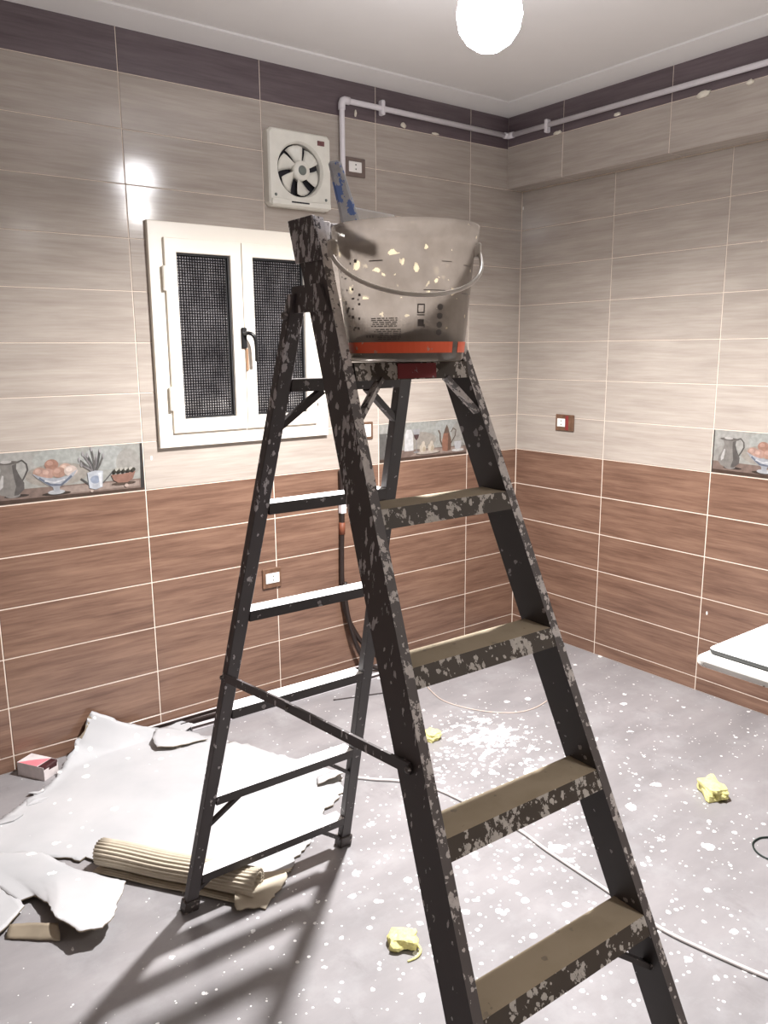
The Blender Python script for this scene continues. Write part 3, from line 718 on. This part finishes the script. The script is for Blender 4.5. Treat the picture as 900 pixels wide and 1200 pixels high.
hexa('red_patch', [(-.045, fr(PZ) - .0162, PZ - .032), (.055, fr(PZ) - .0162, PZ - .032), (.055, fr(PZ) - .012, PZ - .032), (-.045, fr(PZ) - .012, PZ - .032), (-.042, fr(PZ) - .0102, PZ - .002), (.058, fr(PZ) - .0102, PZ - .002), (.058, fr(PZ) - .006, PZ - .002), (-.042, fr(PZ) - .006, PZ - .002)], 'lad_red', pl)
z = ZT - .036; wz = fx(ZT) - tx + .001
hexa('top_bar', [(-wz, .020, z), (wz, .020, z), (wz, .052, z), (-wz, .052, z), (-wz, .022, ZT), (wz, .022, ZT), (wz, .052, ZT), (-wz, .052, ZT)], 'lad_edge', lad, .001)
xt_ = -fx(ZT) + tx
hexa('top_tab', [(xt_ - .001, .004, z), (xt_ + .044, .006, z), (xt_ + .044, .019, z), (xt_ - .001, .019, z), (xt_ - .001, .004, ZT), (xt_ + .044, .006, ZT), (xt_ + .044, .019, ZT), (xt_ - .001, .019, ZT)], 'lad_edge', lad, .001)
RUNGZ = [1.567, 1.279, .996, .706, .419, .134]
for i, z in enumerate(RUNGZ):
    wz = rx(z) - lx + .0005; y0 = ry(z); d = .05; h = .028
    p = [(-wz, y0 + .004, z - h), (wz, y0 + .004, z - h), (wz, y0 + d, z - h), (-wz, y0 + d, z - h), (-wz, y0, z), (wz, y0, z), (wz, y0 + d, z), (-wz, y0 + d, z)]
    hexa('rung', p, ['lad_dark', 'white_crust'], lad, 0, [0, 0 if i == 0 else 1, 0, 0, 0, 0])
# flat braces
def brace(a, b, mat='lad_dark', up=(0, 1, 0), w1=.014, h1=.020): bar('brace', a, b, w1, h1, mat, lad, up)
for s in (-1, 1):
    z = 1.540; brace((s * .062, ry(z) + .010, z), (s * (rx(1.46) - lx + .006), ry(1.46) + .012, 1.46))
    for z in (.391, .106):
        kx, kz = (.040, .045) if (s < 0 and z < .2) else (.085, .072); brace((s * (rx(z) - lx - kx), ry(z) + .012, z + .002), (s * (rx(z - .07) - lx + .004), ry(z - .07) + .010, z - kz), w1=.010, h1=.014)
    z = PZ - .034; brace((s * .085, fr(z) + .006, z + .002), (s * (fx(1.50) - tx + .002), fr(1.50) + .012, 1.495), 'lad_edge', w1=.008, h1=.020)
    z = STEPZ[3] - .036; brace((s * .120, fr(z) + .03, z + .001), (s * (fx(.40) - tx + .002), fr(.40) + .04, .40), w1=.010, h1=.022)
# spreader: two flat links meeting at a rivet
s = -1
A = Vector((s * (rx(.815) + .004), ry(.815) + .006, .815)); B = Vector((s * (fx(.888) + .004), fr(.888) + .035, .888)); Mid = Vector((s * .236, -.03, .858))
sp = empty('spreader', (0, 0, 0)); sp.parent = lad
bar('spreader_link', A, Mid, .006, .022, 'lad_side', sp); bar('spreader_link', Mid + Vector((s * .004, .01, 0)), B, .006, .022, 'lad_side', sp)
for q in (A, Mid, B): link('rivet', lathe_mesh('rivet', [(.002, .008), (.006, .006), (.007, 0)], 10), 'lad_edge', sp, q + Vector((s * .003, 0, 0)), (0, s * PI / 2, 0))

# ------------------------------------------------------------ bucket on the ladder platform
cyw, syw = math.cos(LYAW), math.sin(LYAW)
def l2w(x, y, z): return Vector((LX + cyw * x - syw * y, LY + syw * x + cyw * y, z))
BC = l2w(-.007, -.155, PZ + .0005)
face = math.atan2(CAM.y - BC.y, CAM.x - BC.x) + PI / 2      # local -Y looks to the viewer's side
bk = tag(empty('plastic_bucket', BC, face), 'translucent plastic paint bucket with red band on the ladder platform', 'bucket')
RB, RT, BH = .1175, .1430, .262
def rad(z): return RB + (RT - RB) * z / BH
prof = [(.02, .003), (RB - .006, .002), (RB, .006)] + [(rad(z), z) for z in (.03, .06, .10, .14, .18, .215)] + [(rad(.228) + .001, .228), (rad(.23) + .005, .232), (rad(.25) + .006, .250), (rad(BH) + .005, BH), (rad(BH) + .001, BH), (rad(.25) - .001, .25), (rad(.20) - .0022, .20), (rad(.10) - .0022, .10), (RB - .004, .010), (.02, .006)]
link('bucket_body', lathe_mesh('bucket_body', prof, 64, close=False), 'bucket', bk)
bm = bmesh.new()
vs_, fs = [], []
n, mlev = 48, 4
prof2 = [(rad(.05) - .004, .050), (rad(.052) - .012, .057), (.09, .050), (.05, .062), (.01, .058)]
me = lathe_mesh('residue', prof2, 48)
for v in me.vertices:
    v.co.z += .022 * noise.noise(Vector((v.co.x * 14, v.co.y * 14, 3.0)))
link('plaster_residue', me, 'bucket_paint', bk)
def patch(name, a0, a1, z0, z1, mat, parent, off=.0008, seg=None):
    seg = seg or max(1, int(abs(a1 - a0) / 5)); vs_, fs = [], []
    for k in range(seg + 1):
        a = math.radians(a0 + (a1 - a0) * k / seg)
        for z in (z0, z1):
            for o_ in (off, -.0004):
                r = rad(z) + o_; vs_.append((r * math.sin(a), -r * math.cos(a), z))
    for k in range(seg):
        b = k * 4; c = b + 4
        fs += [(b, c, c + 2, b + 2), (b + 1, b + 3, c + 3, c + 1), (b, b + 1, c + 1, c), (b + 2, c + 2, c + 3, b + 3)]
    e = seg * 4; fs += [(0, 2, 3, 1), (e, e + 1, e + 3, e + 2)]
    return link(name, mesh(name, vs_, fs), mat, parent)
patch('red_band', -84, 49, .0185, .0395, 'red_print', bk); patch('red_band', 58, 82, .0185, .0395, 'red_print', bk)
def printed(name, rects, mat='ink'):
    vs_, fs = [], []
    for a0, a1, z0, z1 in rects:
        seg = max(1, int(abs(a1 - a0) / 6))
        for k in range(seg):
            b = len(vs_); A0 = math.radians(a0 + (a1 - a0) * k / seg); A1 = math.radians(a0 + (a1 - a0) * (k + 1) / seg)
            for a, z in ((A0, z0), (A1, z0), (A1, z1), (A0, z1)):
                r = rad(z) + .0007; vs_.append((r * math.sin(a), -r * math.cos(a), z))
            fs.append((b, b + 1, b + 2, b + 3))
    me = bpy.data.meshes.new(name); me.from_pydata(vs_, [], fs); o = link(name, me, mat, bk)
    if len(rects) > 1: o['kind'] = 'stuff'
    return o
rc = []
rng = random.Random(3)
for (a0, a1, z0, n_) in ((-26, -4, .044, 4), (-30, -4, .058, 2), (-32, -7, .068, 5)):
    for k in range(n_):
        z = z0 + .0036 * k; a = a0 + (rng.random() * 3)
        while a < a1 - 1:
            wl_ = 1.5 + rng.random() * 4; rc.append((a, min(a + wl_, a1), z, z + .0019)); a += wl_ + .9
for k in range(3): rc.append((-38 + k * 3.2, -36.2 + k * 3.2, .048, .052))
printed('fine_print', rc)
for q in [(15, 35, .1335, .1352), (56, 72, .130, .1318), (30, 40, .186, .1875), (55, 70, .182, .1838), (-30, -18, .187, .189)]: printed('level_mark', [q])
ic = [(10, 16.5, .107, .1095), (10, 16.5, .092, .0945), (10, 11, .092, .1095), (15.5, 16.5, .092, .1095), (10, 16.5, .088, .0902), (10.5, 16, .068, .081), (16, 17, .066, .072)]
printed('box_symbol', ic)
dots = []
for k, z in enumerate((.104, .0875, .071, .057)):
    for q in range(-3, 4): 
        hh = .0058 * math.sqrt(max(0, 1 - (q / 3.6) ** 2)); dots.append((31 + q * .8 - .4, 31 + q * .8 + .4, z - hh, z + hh))
printed('round_symbol', dots)
rc = []
for k in range(26):
    a = -72 + rng.random() * 30; z = .06 + rng.random() * .13; rc.append((a, a + 1 + rng.random() * 4, z, z + .002 + rng.random() * .004))
printed('worn_print', rc)
def rot12(p): c_, s_ = math.cos(math.radians(13)), math.sin(math.radians(13)); return (c_ * p[0] - s_ * p[1], s_ * p[0] + c_ * p[1], p[2])
hl = []
for k in range(25):
    a = PI * k / 24; hl.append(rot12((-.153 * math.cos(a), -.149 * math.sin(a), .222 - .098 * math.sin(a) ** .9)))
link('handle', tube_mesh('handle', hl, .0042, 8), 'bucket_rim', bk)
for s in (-1, 1):
    bm = bmesh.new(); box_bm(bm, (s * .138, -.012, .205), (s * .157, .012, .238), .004, Matrix.Rotation(math.radians(13), 4, 'Z')); link('handle_lug', bm_mesh('handle_lug', bm), 'bucket_rim', bk)

# ------------------------------------------------------------ brush standing in the bucket
br = tag(empty('putty_brush', BC + Vector((0, 0, .16)), face), 'blue handled tool smeared with white standing in the bucket', 'brush')
def lp_(x, y, z): return (x, y, z - .16)
p = []
for (x, z, hw, hd) in ((-.098, .235, .020, .010), (-.138, .385, .0125, .008)):
    p += [lp_(x - hw, -.02 - hd, z), lp_(x + hw, -.02 - hd, z + .002), lp_(x + hw, -.02 + hd, z + .002), lp_(x - hw, -.02 + hd, z)]
hexa('handle', p, 'blue_handle', br, .005)
p = [lp_(-.118, -.022, .255), lp_(-.02, -.022, .262), lp_(-.02, -.012, .262), lp_(-.118, -.012, .255), lp_(-.112, -.022, .303), lp_(-.02, -.022, .285), lp_(-.02, -.012, .285), lp_(-.112, -.012, .303)]
hexa('blade', p, 'white_crust', br, .003)

# ------------------------------------------------------------ boards and cardboard on the floor
def resample(pts, n):
    P = [Vector(p if len(p) == 3 else (p[0], p[1], .006)) for p in pts]
    d = [0]
    for i in range(1, len(P)): d.append(d[-1] + (P[i] - P[i - 1]).length)
    out_ = []; j = 0
    for k in range(n):
        s = d[-1] * k / (n - 1)
        while j < len(P) - 2 and d[j + 1] < s: j += 1
        f_ = (s - d[j]) / max(1e-9, d[j + 1] - d[j]); out_.append(P[j].lerp(P[j + 1], min(1, f_)))
    return out_
def sheet(name, top, bottom, left, right, nu, nv, thick, mats, parent=None, jag=.006, wave=.004, org=(0, 0, 0), seed=0.0):
    T, B, Lf, Rt = resample(top, nu), resample(bottom, nu), resample(left, nv), resample(right, nv)
    O = Vector(org); g = []
    for i in range(nu):
        u = i / (nu - 1); row = []
        for j in range(nv):
            v_ = j / (nv - 1)
            p_ = (1 - v_) * T[i] + v_ * B[i] + (1 - u) * Lf[j] + u * Rt[j] - ((1 - u) * (1 - v_) * T[0] + u * (1 - v_) * T[-1] + (1 - u) * v_ * B[0] + u * v_ * B[-1])
            edge = i in (0, nu - 1) or j in (0, nv - 1)
            q = Vector((p_.x * 7 + seed, p_.y * 7, seed))
            if edge: p_ = p_ + Vector((noise.noise(q * 6), noise.noise(q * 6 + Vector((5, 3, 1))), 0)) * jag
            p_.z = max(thick + .0005, p_.z + wave * (noise.noise(q) + .35))
            row.append(p_ - O)
        g.append(row)
    vs_, fs, mi = [], [], []
    for off in (0, -thick):
        for i in range(nu):
            for j in range(nv): vs_.append(g[i][j] + Vector((0, 0, off)))
    K = nu * nv
    for i in range(nu - 1):
        for j in range(nv - 1):
            a, b, c, d = i * nv + j, (i + 1) * nv + j, (i + 1) * nv + j + 1, i * nv + j + 1
            fs.append((a, d, c, b)); mi.append(0); fs.append((a + K, b + K, c + K, d + K)); mi.append(1)
    bd = [(i, 0) for i in range(nu)] + [(nu - 1, j) for j in range(1, nv)] + [(i, nv - 1) for i in range(nu - 2, -1, -1)] + [(0, j) for j in range(nv - 2, 0, -1)]
    for k in range(len(bd)):
        a = bd[k][0] * nv + bd[k][1]; b2 = bd[(k + 1) % len(bd)]; b = b2[0] * nv + b2[1]; fs.append((a, b, b + K, a + K)); mi.append(1)
    me = bpy.data.meshes.new(name); me.from_pydata(vs_, [], fs)
    for p_, i in zip(me.polygons, mi): p_.material_index = i; p_.use_smooth = (i == 0)
    bm = bmesh.new(); bm.from_mesh(me); bmesh.ops.recalc_face_normals(bm, faces=bm.faces); bm.to_mesh(me); bm.free()
    o = link(name, me, mats, parent)
    if parent is None: o.location = org
    return o
A_TL = (-2.501, -.022, .174); A_TR = (-1.81, -.82, .010); A_BL = (-3.08, -.53, .008); A_BR = (-2.373, -1.204, .008)
sa = sheet('torn_board', [A_TL, (-2.40, -.03, .105), (-2.33, -.035, .07), (-2.26, -.045, .035), (-2.19, -.08, .014), (-2.08, -.225, .008), (-1.97, -.43, .008), (-1.89, -.62, .008), A_TR],
      [A_BL, (-2.88, -.65, .008), (-2.76, -.78, .008), (-2.6, -.92, .006), (-2.46, -1.09, .006), A_BR],
      [A_TL, (-2.546, -.030, .127), (-2.595, -.05, .06), (-2.655, -.11, .016), (-2.748, -.22, .010), (-2.836, -.265, .008), (-2.943, -.355, .008), A_BL],
      [A_TR, (-1.876, -.939, .010), (-2.014, -1.018, .012), (-2.127, -1.117, .008), (-2.26, -1.211, .008), A_BR], 60, 60, .004, ['board', 'kraft'], None, .022, .005, (-2.4, -.6, 0))
tag(sa, 'large torn grey-white board leaning from the wall onto the floor', 'cardboard')
sheet('torn_flap', [rel(p, (-2.4, -.6, 0)) for p in [(-2.255, -.07, .040), (-2.20, -.075, .030), (-2.13, -.15, .018)]], [rel(p, (-2.4, -.6, 0)) for p in [(-2.31, -.21, .030), (-2.24, -.24, .024), (-2.10, -.25, .016)]],
      [rel(p, (-2.4, -.6, 0)) for p in [(-2.255, -.07, .040), (-2.30, -.14, .042), (-2.31, -.21, .030)]], [rel(p, (-2.4, -.6, 0)) for p in [(-2.13, -.15, .018), (-2.11, -.2, .018), (-2.10, -.25, .016)]], 14, 14, .003, ['board', 'kraft'], sa, .006, .0, (0, 0, 0), 2.2)
sheet('curled_tear', [rel(p, (-2.4, -.6, 0)) for p in [(-1.90, -.80, .014), (-1.80, -.82, .03)]], [rel(p, (-2.4, -.6, 0)) for p in [(-1.93, -.85, .018), (-1.84, -.89, .05)]],
      [rel(p, (-2.4, -.6, 0)) for p in [(-1.90, -.80, .014), (-1.93, -.85, .018)]], [rel(p, (-2.4, -.6, 0)) for p in [(-1.80, -.82, .03), (-1.84, -.89, .05)]], 10, 8, .003, ['board', 'kraft'], sa, .006, .0, (0, 0, 0), 4.1)
OB = (-2.95, -.85, 0)
sb = sheet('torn_board', [(-3.12, -.50, .016), (-2.99, -.56, .016), (-2.88, -.64, .016), (-2.815, -.80, .014), (-2.735, -.945, .022)],
      [(-3.0, -.865, .020), (-2.955, -.865, .022), (-2.935, -.95, .04), (-2.945, -1.04, .058), (-2.905, -1.165, .062), (-2.85, -1.184, .060)],
      [(-3.12, -.50, .016), (-3.08, -.62, .014), (-3.03, -.75, .016), (-3.0, -.865, .020)],
      [(-2.735, -.945, .022), (-2.722, -1.005, .045), (-2.772, -1.09, .056), (-2.807, -1.155, .060), (-2.85, -1.184, .060)], 40, 40, .004, ['board', 'kraft'], None, .007, .003, OB, 7.0)
tag(sb, 'smaller torn grey-white board with curled front edge left of cardboard roll', 'cardboard')
sheet('side_flap', [rel(p, OB) for p in [(-3.20, -.62, .012), (-3.05, -.70, .016)]], [rel(p, OB) for p in [(-3.22, -1.03, .010), (-3.06, -.965, .020), (-2.99, -.90, .024)]],
      [rel(p, OB) for p in [(-3.20, -.62, .012), (-3.22, -1.03, .010)]], [rel(p, OB) for p in [(-3.05, -.70, .016), (-3.0, -.80, .018), (-2.99, -.90, .024)]], 14, 14, .004, ['board', 'kraft'], sb, .006, .002, (0, 0, 0), 9.3)
sheet('folded_edge', [rel(p, OB) for p in [(-3.045, -.955, .022), (-2.99, -1.0, .030), (-2.935, -1.06, .038)]], [rel(p, OB) for p in [(-3.065, -.985, .006), (-3.01, -1.035, .008), (-2.945, -1.095, .010)]],
      [rel(p, OB) for p in [(-3.045, -.955, .022), (-3.065, -.985, .006)]], [rel(p, OB) for p in [(-2.935, -1.06, .038), (-2.945, -1.095, .010)]], 12, 6, .003, ['kraft', 'kraft'], sb, .004, .0, (0, 0, 0), 3.3)

# corrugated roll
def roll():
    a = Vector((-2.738, -.819, 0)); b = Vector((-2.414, -1.270, 0)); ax = (b - a).normalized(); Ln = (b - a).length; pr = Vector((ax.y, -ax.x, 0))
    if pr.dot(CAM - a) < 0: pr = -pr
    path_ = []
    for k in range(26): path_.append((.045 * (1 - k / 26), .010))
    R0 = .044; cz = .052
    nst = 300
    for k in range(nst):
        th = 2 * PI * 1.7 * k / nst; r = R0 - .010 * th / (2 * PI)
        path_.append((-r * math.sin(th), cz - r * math.cos(th)))
    e = tag(empty('cardboard_roll', a), 'rolled corrugated brown cardboard lying beside the ladder foot', 'cardboard')
    vs_, fs = [], []
    tot = 0; L_ = []
    P2 = [Vector((x, z)) for x, z in path_]
    for i, p_ in enumerate(P2):
        if i: tot += (p_ - P2[i - 1]).length
        d = (P2[min(i + 1, len(P2) - 1)] - P2[max(0, i - 1)]).normalized(); nr = Vector((d.y, -d.x))
        L_.append(p_ + nr * (.0024 * math.sin(2 * PI * tot / .0105)))
    NL = 14
    for off in (0.0, .0022):
        for i, p_ in enumerate(L_):
            d = (P2[min(i + 1, len(P2) - 1)] - P2[max(0, i - 1)]).normalized(); nr = Vector((d.y, -d.x)); q = p_ - nr * off
            for k in range(NL):
                s = Ln * k / (NL - 1)
                wob = .006 * noise.noise(Vector((i * .02, k * .7, 1.3))) if k in (0, NL - 1) else 0
                sag = .004 * noise.noise(Vector((s * 6, q.x * 8, 0)))
                co = pr * q.x + ax * (s + wob); vs_.append((co.x, co.y, max(.003, q.y + sag)))
    n_ = len(L_); K = n_ * NL
    for i in range(n_ - 1):
        for k in range(NL - 1):
            q = i * NL + k; fs.append((q, q + 1, q + NL + 1, q + NL)); fs.append((q + K, q + K + NL, q + K + NL + 1, q + K + 1))
        for k in (0, NL - 1):
            q = i * NL + k; fs.append((q, q + NL, q + NL + K, q + K))
    link('corrugated_sheet', mesh('corrugated_sheet', vs_, fs, True), 'kraft_light', e)
    # crumpled end piece
    sheet('crumpled_end', [rel(p, a) for p in [(-2.46, -1.13, .05), (-2.38, -1.20, .03), (-2.27, -1.225, .020)]], [rel(p, a) for p in [(-2.50, -1.30, .016), (-2.42, -1.325, .010), (-2.33, -1.27, .012)]],
          [rel(p, a) for p in [(-2.46, -1.13, .05), (-2.47, -1.22, .04), (-2.50, -1.30, .016)]], [rel(p, a) for p in [(-2.27, -1.225, .020), (-2.30, -1.25, .030), (-2.33, -1.27, .012)]], 16, 12, .003, ['kraft_light', 'kraft'], e, .014, .010, (0, 0, 0), 5.5)
roll()

def scrap(lab, poly, z, mats, seed):
    # small torn flakes on the floor
    vs_, fs = [], []; n_ = len(poly); cx = sum(p[0] for p in poly) / n_; cy = sum(p[1] for p in poly) / n_
    for zz_ in (0, .003):
        for (x, y) in poly: vs_.append((x - cx, y - cy, zz_ + z * (.5 + noise.noise(Vector((x * 40, y * 40, seed))))))
    fs = [tuple(range(n_))[::-1], tuple(range(n_, 2 * n_))] + [(k, (k + 1) % n_, (k + 1) % n_ + n_, k + n_) for k in range(n_)]
    o = link('torn_scrap', mesh('torn_scrap', vs_, fs), mats, None, (cx, cy, .001)); return tag(o, lab, 'scrap', 'torn scraps by the board')
scrap('thin torn scrap lying nearest the pink box', [(-2.80, -.21), (-2.77, -.235), (-2.745, -.225), (-2.765, -.245), (-2.79, -.25), (-2.82, -.235)], .012, 'board', 1.0)
scrap('forked torn scrap left of the large board', [(-2.83, -.27), (-2.80, -.285), (-2.76, -.29), (-2.79, -.31), (-2.84, -.305)], .012, 'board', 2.0)
scrap('long thin scrap at the left picture edge', [(-2.97, -.35), (-2.90, -.345), (-2.865, -.36), (-2.90, -.38), (-2.97, -.38)], .012, 'board', 3.0)
scrap('small grey flake on the skirting end of large board', [(-2.20, -.055), (-2.13, -.03), (-2.09, -.09), (-2.15, -.13)], .035, 'board', 4.0)

# pink box
bx_ = tag(empty('small_carton', (-2.742, -.078, 0), math.radians(-58)), 'small pink and white torn carton on the floor by the wall', 'box')
bm = bmesh.new(); w2, d2, h2 = .066, .038, .055
for a, b in (((-w2, -d2, 0), (w2, -d2 + .0015, h2)), ((-w2, d2 - .0015, 0), (w2, d2, h2)), ((-w2, -d2, 0), (-w2 + .0015, d2, h2)), ((-w2, -d2, 0), (w2, d2, .0015)), ((w2 - .0015, -d2, 0), (w2, d2, h2 * .8))): box_bm(bm, a, b)
link('carton_body', bm_mesh('carton_body', bm), 'card_white', bx_)
box('lid', (-w2, -d2, h2), (w2 * .55, d2, h2 + .0015), 'card_white', bx_)
hexa('pink_print', [(-w2 + .006, -d2 + .001, h2 + .0016), (w2 * .5, -d2 + .001, h2 + .0016), (w2 * .55, d2 * .8, h2 + .0016), (-w2 * .2, .002, h2 + .0016), (-w2 + .006, -d2 + .001, h2 + .0022), (w2 * .5, -d2 + .001, h2 + .0022), (w2 * .55, d2 * .8, h2 + .0022), (-w2 * .2, .002, h2 + .0022)], 'pink', bx_)
hexa('torn_inside', [(w2 * .4, -d2 + .003, .022), (w2 * .97, -d2 + .003, .022), (w2 * .97, d2 * .9, .022), (w2 * .4, d2 * .9, .022), (w2 * .5, -d2 + .003, h2 - .001), (w2 * .97, -d2 * .5, h2 - .004), (w2 * 1.1, d2 * .9, h2 + .006), (w2 * .5, d2 * .9, h2 - .001)], 'maroon', bx_, .004)

# yellow foam lumps
def foam(loc, s, rz, lab, seed, strip_=True):
    e = tag(empty('foam_lump', loc, rz), lab, 'foam', 'yellow foam lumps on the floor')
    bm = bmesh.new(); bmesh.ops.create_cube(bm, size=2.0); bmesh.ops.subdivide_edges(bm, edges=bm.edges[:], cuts=5, use_grid_fill=True)
    for v in bm.verts:
        n_ = v.co.normalized(); c = v.co.lerp(n_ * 1.25, .55); k = 1 + .42 * noise.noise(n_ * 1.5 + Vector((seed, seed, 0))) + .09 * noise.noise(n_ * 5 + Vector((seed, 0, 3)))
        c = c * k; v.co = Vector((c.x * s[0], c.y * s[1], max(-.98, c.z) * s[2] + s[2]))
    mn = min(v.co.z for v in bm.verts)
    for v in bm.verts: v.co.z -= mn
    link('foam_body', bm_mesh('foam_body', bm, False), 'foam', e)
    bm = bmesh.new(); bmesh.ops.create_icosphere(bm, subdivisions=2, radius=1)
    for v in bm.verts:
        k = 1 + .4 * noise.noise(v.co * 2 + Vector((seed * 3, 0, 0))); v.co = Vector((v.co.x * s[0] * .55 * k - s[0] * .3, v.co.y * s[1] * .6 * k, v.co.z * s[2] * .5 * k + s[2] * 1.5))
    link('torn_top', bm_mesh('torn_top', bm, False), 'foam_pale', e)
    if strip_:
        pts = smooth_pts([(s[0] * .9, -s[1] * .5, s[2]), (s[0] * 1.3, -s[1] * 1.0, s[2] * .5), (s[0] * 1.0, -s[1] * 1.7, .004), (s[0] * .3, -s[1] * 2.2, .003)], 4)
        link('loose_strip', tube_mesh('loose_strip', pts, .004, 6, [.005 - .0002 * k for k in range(len(pts))]), 'foam', e)
foam((-2.185, -1.690, 0), (.036, .030, .019), math.radians(-38), 'yellow foam lump lying left of the front ladder rail', 1.3)
foam((-.800, -1.785, 0), (.055, .038, .024), math.radians(60), 'yellow foam lump alone on the right of the floor', 4.2, False)
foam((-1.335, -.815, 0), (.034, .030, .018), math.radians(20), 'yellow foam lump half hidden behind the front ladder rail', 8.1, False)

# cables and wires
def wire(name, pts, r, mat, lab, cat='cable'):
    P = [(p[0], p[1], (p[2] if len(p) > 2 else r + .0005)) for p in pts]; o0 = (P[0][0], P[0][1], 0)
    o = link(name, tube_mesh(name, [rel(p, o0) for p in smooth_pts(P, 6)], r, 8), mat, None, o0); return tag(o, lab, cat)
wire('electric_cable', [(-1.795, -.86), (-1.726, -.941), (-1.656, -1.011), (-1.59, -1.13), (-1.563, -1.272), (-1.55, -1.40), (-1.535, -1.52), (-1.548, -1.66), (-1.556, -1.909), (-1.57, -2.088), (-1.545, -2.232), (-1.50, -2.40), (-1.42, -2.62)], .0055, 'cable', 'pale grey cable winding across the floor under the ladder')
wire('thin_wire', [(-1.000, -.388), (-1.045, -.565), (-.989, -.738), (-.885, -.853), (-.775, -.883), (-.663, -.866)], .0026, 'thin_light', 'short thin curved wire on the floor behind the ladder', 'wire')
wire('thin_dark_wire', [(-1.45, -.235), (-1.281, -.294), (-1.043, -.367), (-.644, -.381), (-.242, -.391), (-.03, -.39)], .003, 'thin_dark', 'straight dark wire on the floor parallel to the left wall', 'wire')
wire('wire_loop', [(-.90, -2.055), (-.930, -2.040), (-.975, -2.043), (-1.010, -2.076), (-1.014, -2.12), (-.985, -2.16), (-.93, -2.16), (-.89, -2.12)], .003, 'green_dark', 'small dark green wire loop at the right picture edge', 'wire')

# trunking lengths along the foot of the left wall
def length(name, x0, x1, y0, y1, z, wd, h, mat, lab):
    c = ((x0 + x1) / 2, (y0 + y1) / 2, 0); a = math.atan2(y1 - y0, x1 - x0); ln = math.hypot(x1 - x0, y1 - y0)
    e = tag(empty(name, c, a), lab, 'trunking')
    box('channel', (-ln / 2, -wd / 2, z), (ln / 2, wd / 2, z + h), mat, e, .002)
    box('lid_edge', (-ln / 2, -wd / 2 - .002, z + h * .7), (ln / 2, -wd / 2 + .004, z + h + .003), 'thin_dark' if mat == 'pvc' else 'hose', e)
length('cable_trunking', -2.11, -1.02, -.098, -.140, 0, .034, .016, 'pvc', 'white plastic trunking length on the floor along the left wall')
length('dark_strip', -2.14, -1.30, -.050, -.075, 0, .024, .020, 'thin_dark', 'dark strip lying between the white trunking and the wall')
length('pale_batten', -2.42, -1.12, -.022, -.026, 0, .026, .030, 'card_white', 'pale narrow batten pushed against the foot of the left wall')

# ------------------------------------------------------------ slabs by the right wall
def slab(name, x0, x1, y0, y1, z0, z1, rr, mats, lab):
    bm = bmesh.new(); out_ = [(x1, y0), (x1, y1)]
    for k in range(7):
        a = PI / 2 + PI / 2 * k / 6; out_.append((x0 + rr + rr * math.cos(a), y1 - rr + rr * math.sin(a)))
    out_ += [(x0, y0)]
    tb = [bm.verts.new((x, y, z1)) for x, y in out_]; bo = [bm.verts.new((x, y, z0)) for x, y in out_]
    f1 = bm.faces.new(tb); f2 = bm.faces.new(bo[::-1]); n_ = len(out_)
    for k in range(n_): bm.faces.new((tb[k], bo[k], bo[(k + 1) % n_], tb[(k + 1) % n_]))
    bmesh.ops.recalc_face_normals(bm, faces=bm.faces)
    es = [e for e in bm.edges if abs(e.verts[0].co.z - e.verts[1].co.z) < 1e-6]
    bmesh.ops.bevel(bm, geom=es, offset=.006, segments=3, affect='EDGES', profile=.5)
    for f in bm.faces: f.material_index = 0 if f.normal.z > .5 else 1
    return tag(link(name, bm_mesh(name, bm), mats), lab, 'slab', 'stacked stone slabs')
slab('stone_slab', -1.580, -.004, -2.80, -2.140, .822, .8435, .030, ['slab_edge', 'slab_edge'], 'lower rounded stone slab of the worktop at the right picture edge')
slab('stone_slab', -1.532, -.004, -2.80, -2.150, .844, .860, .018, ['slab_top', 'slab_dark'], 'upper pale slab with dark edge of the worktop at the right')
for x, lab in ((-1.15, 'cement block pier under the open end of the worktop'), (-.16, 'cement block pier under the worktop beside the right wall')):
    e = tag(empty('block_pier', (x, -2.55, 0)), lab, 'block', 'block piers under the worktop')
    for k in range(4): box('block', (-.14, -.10, .2052 * k), (.14, .10, .2052 * k + .2050), 'block', e, .006)
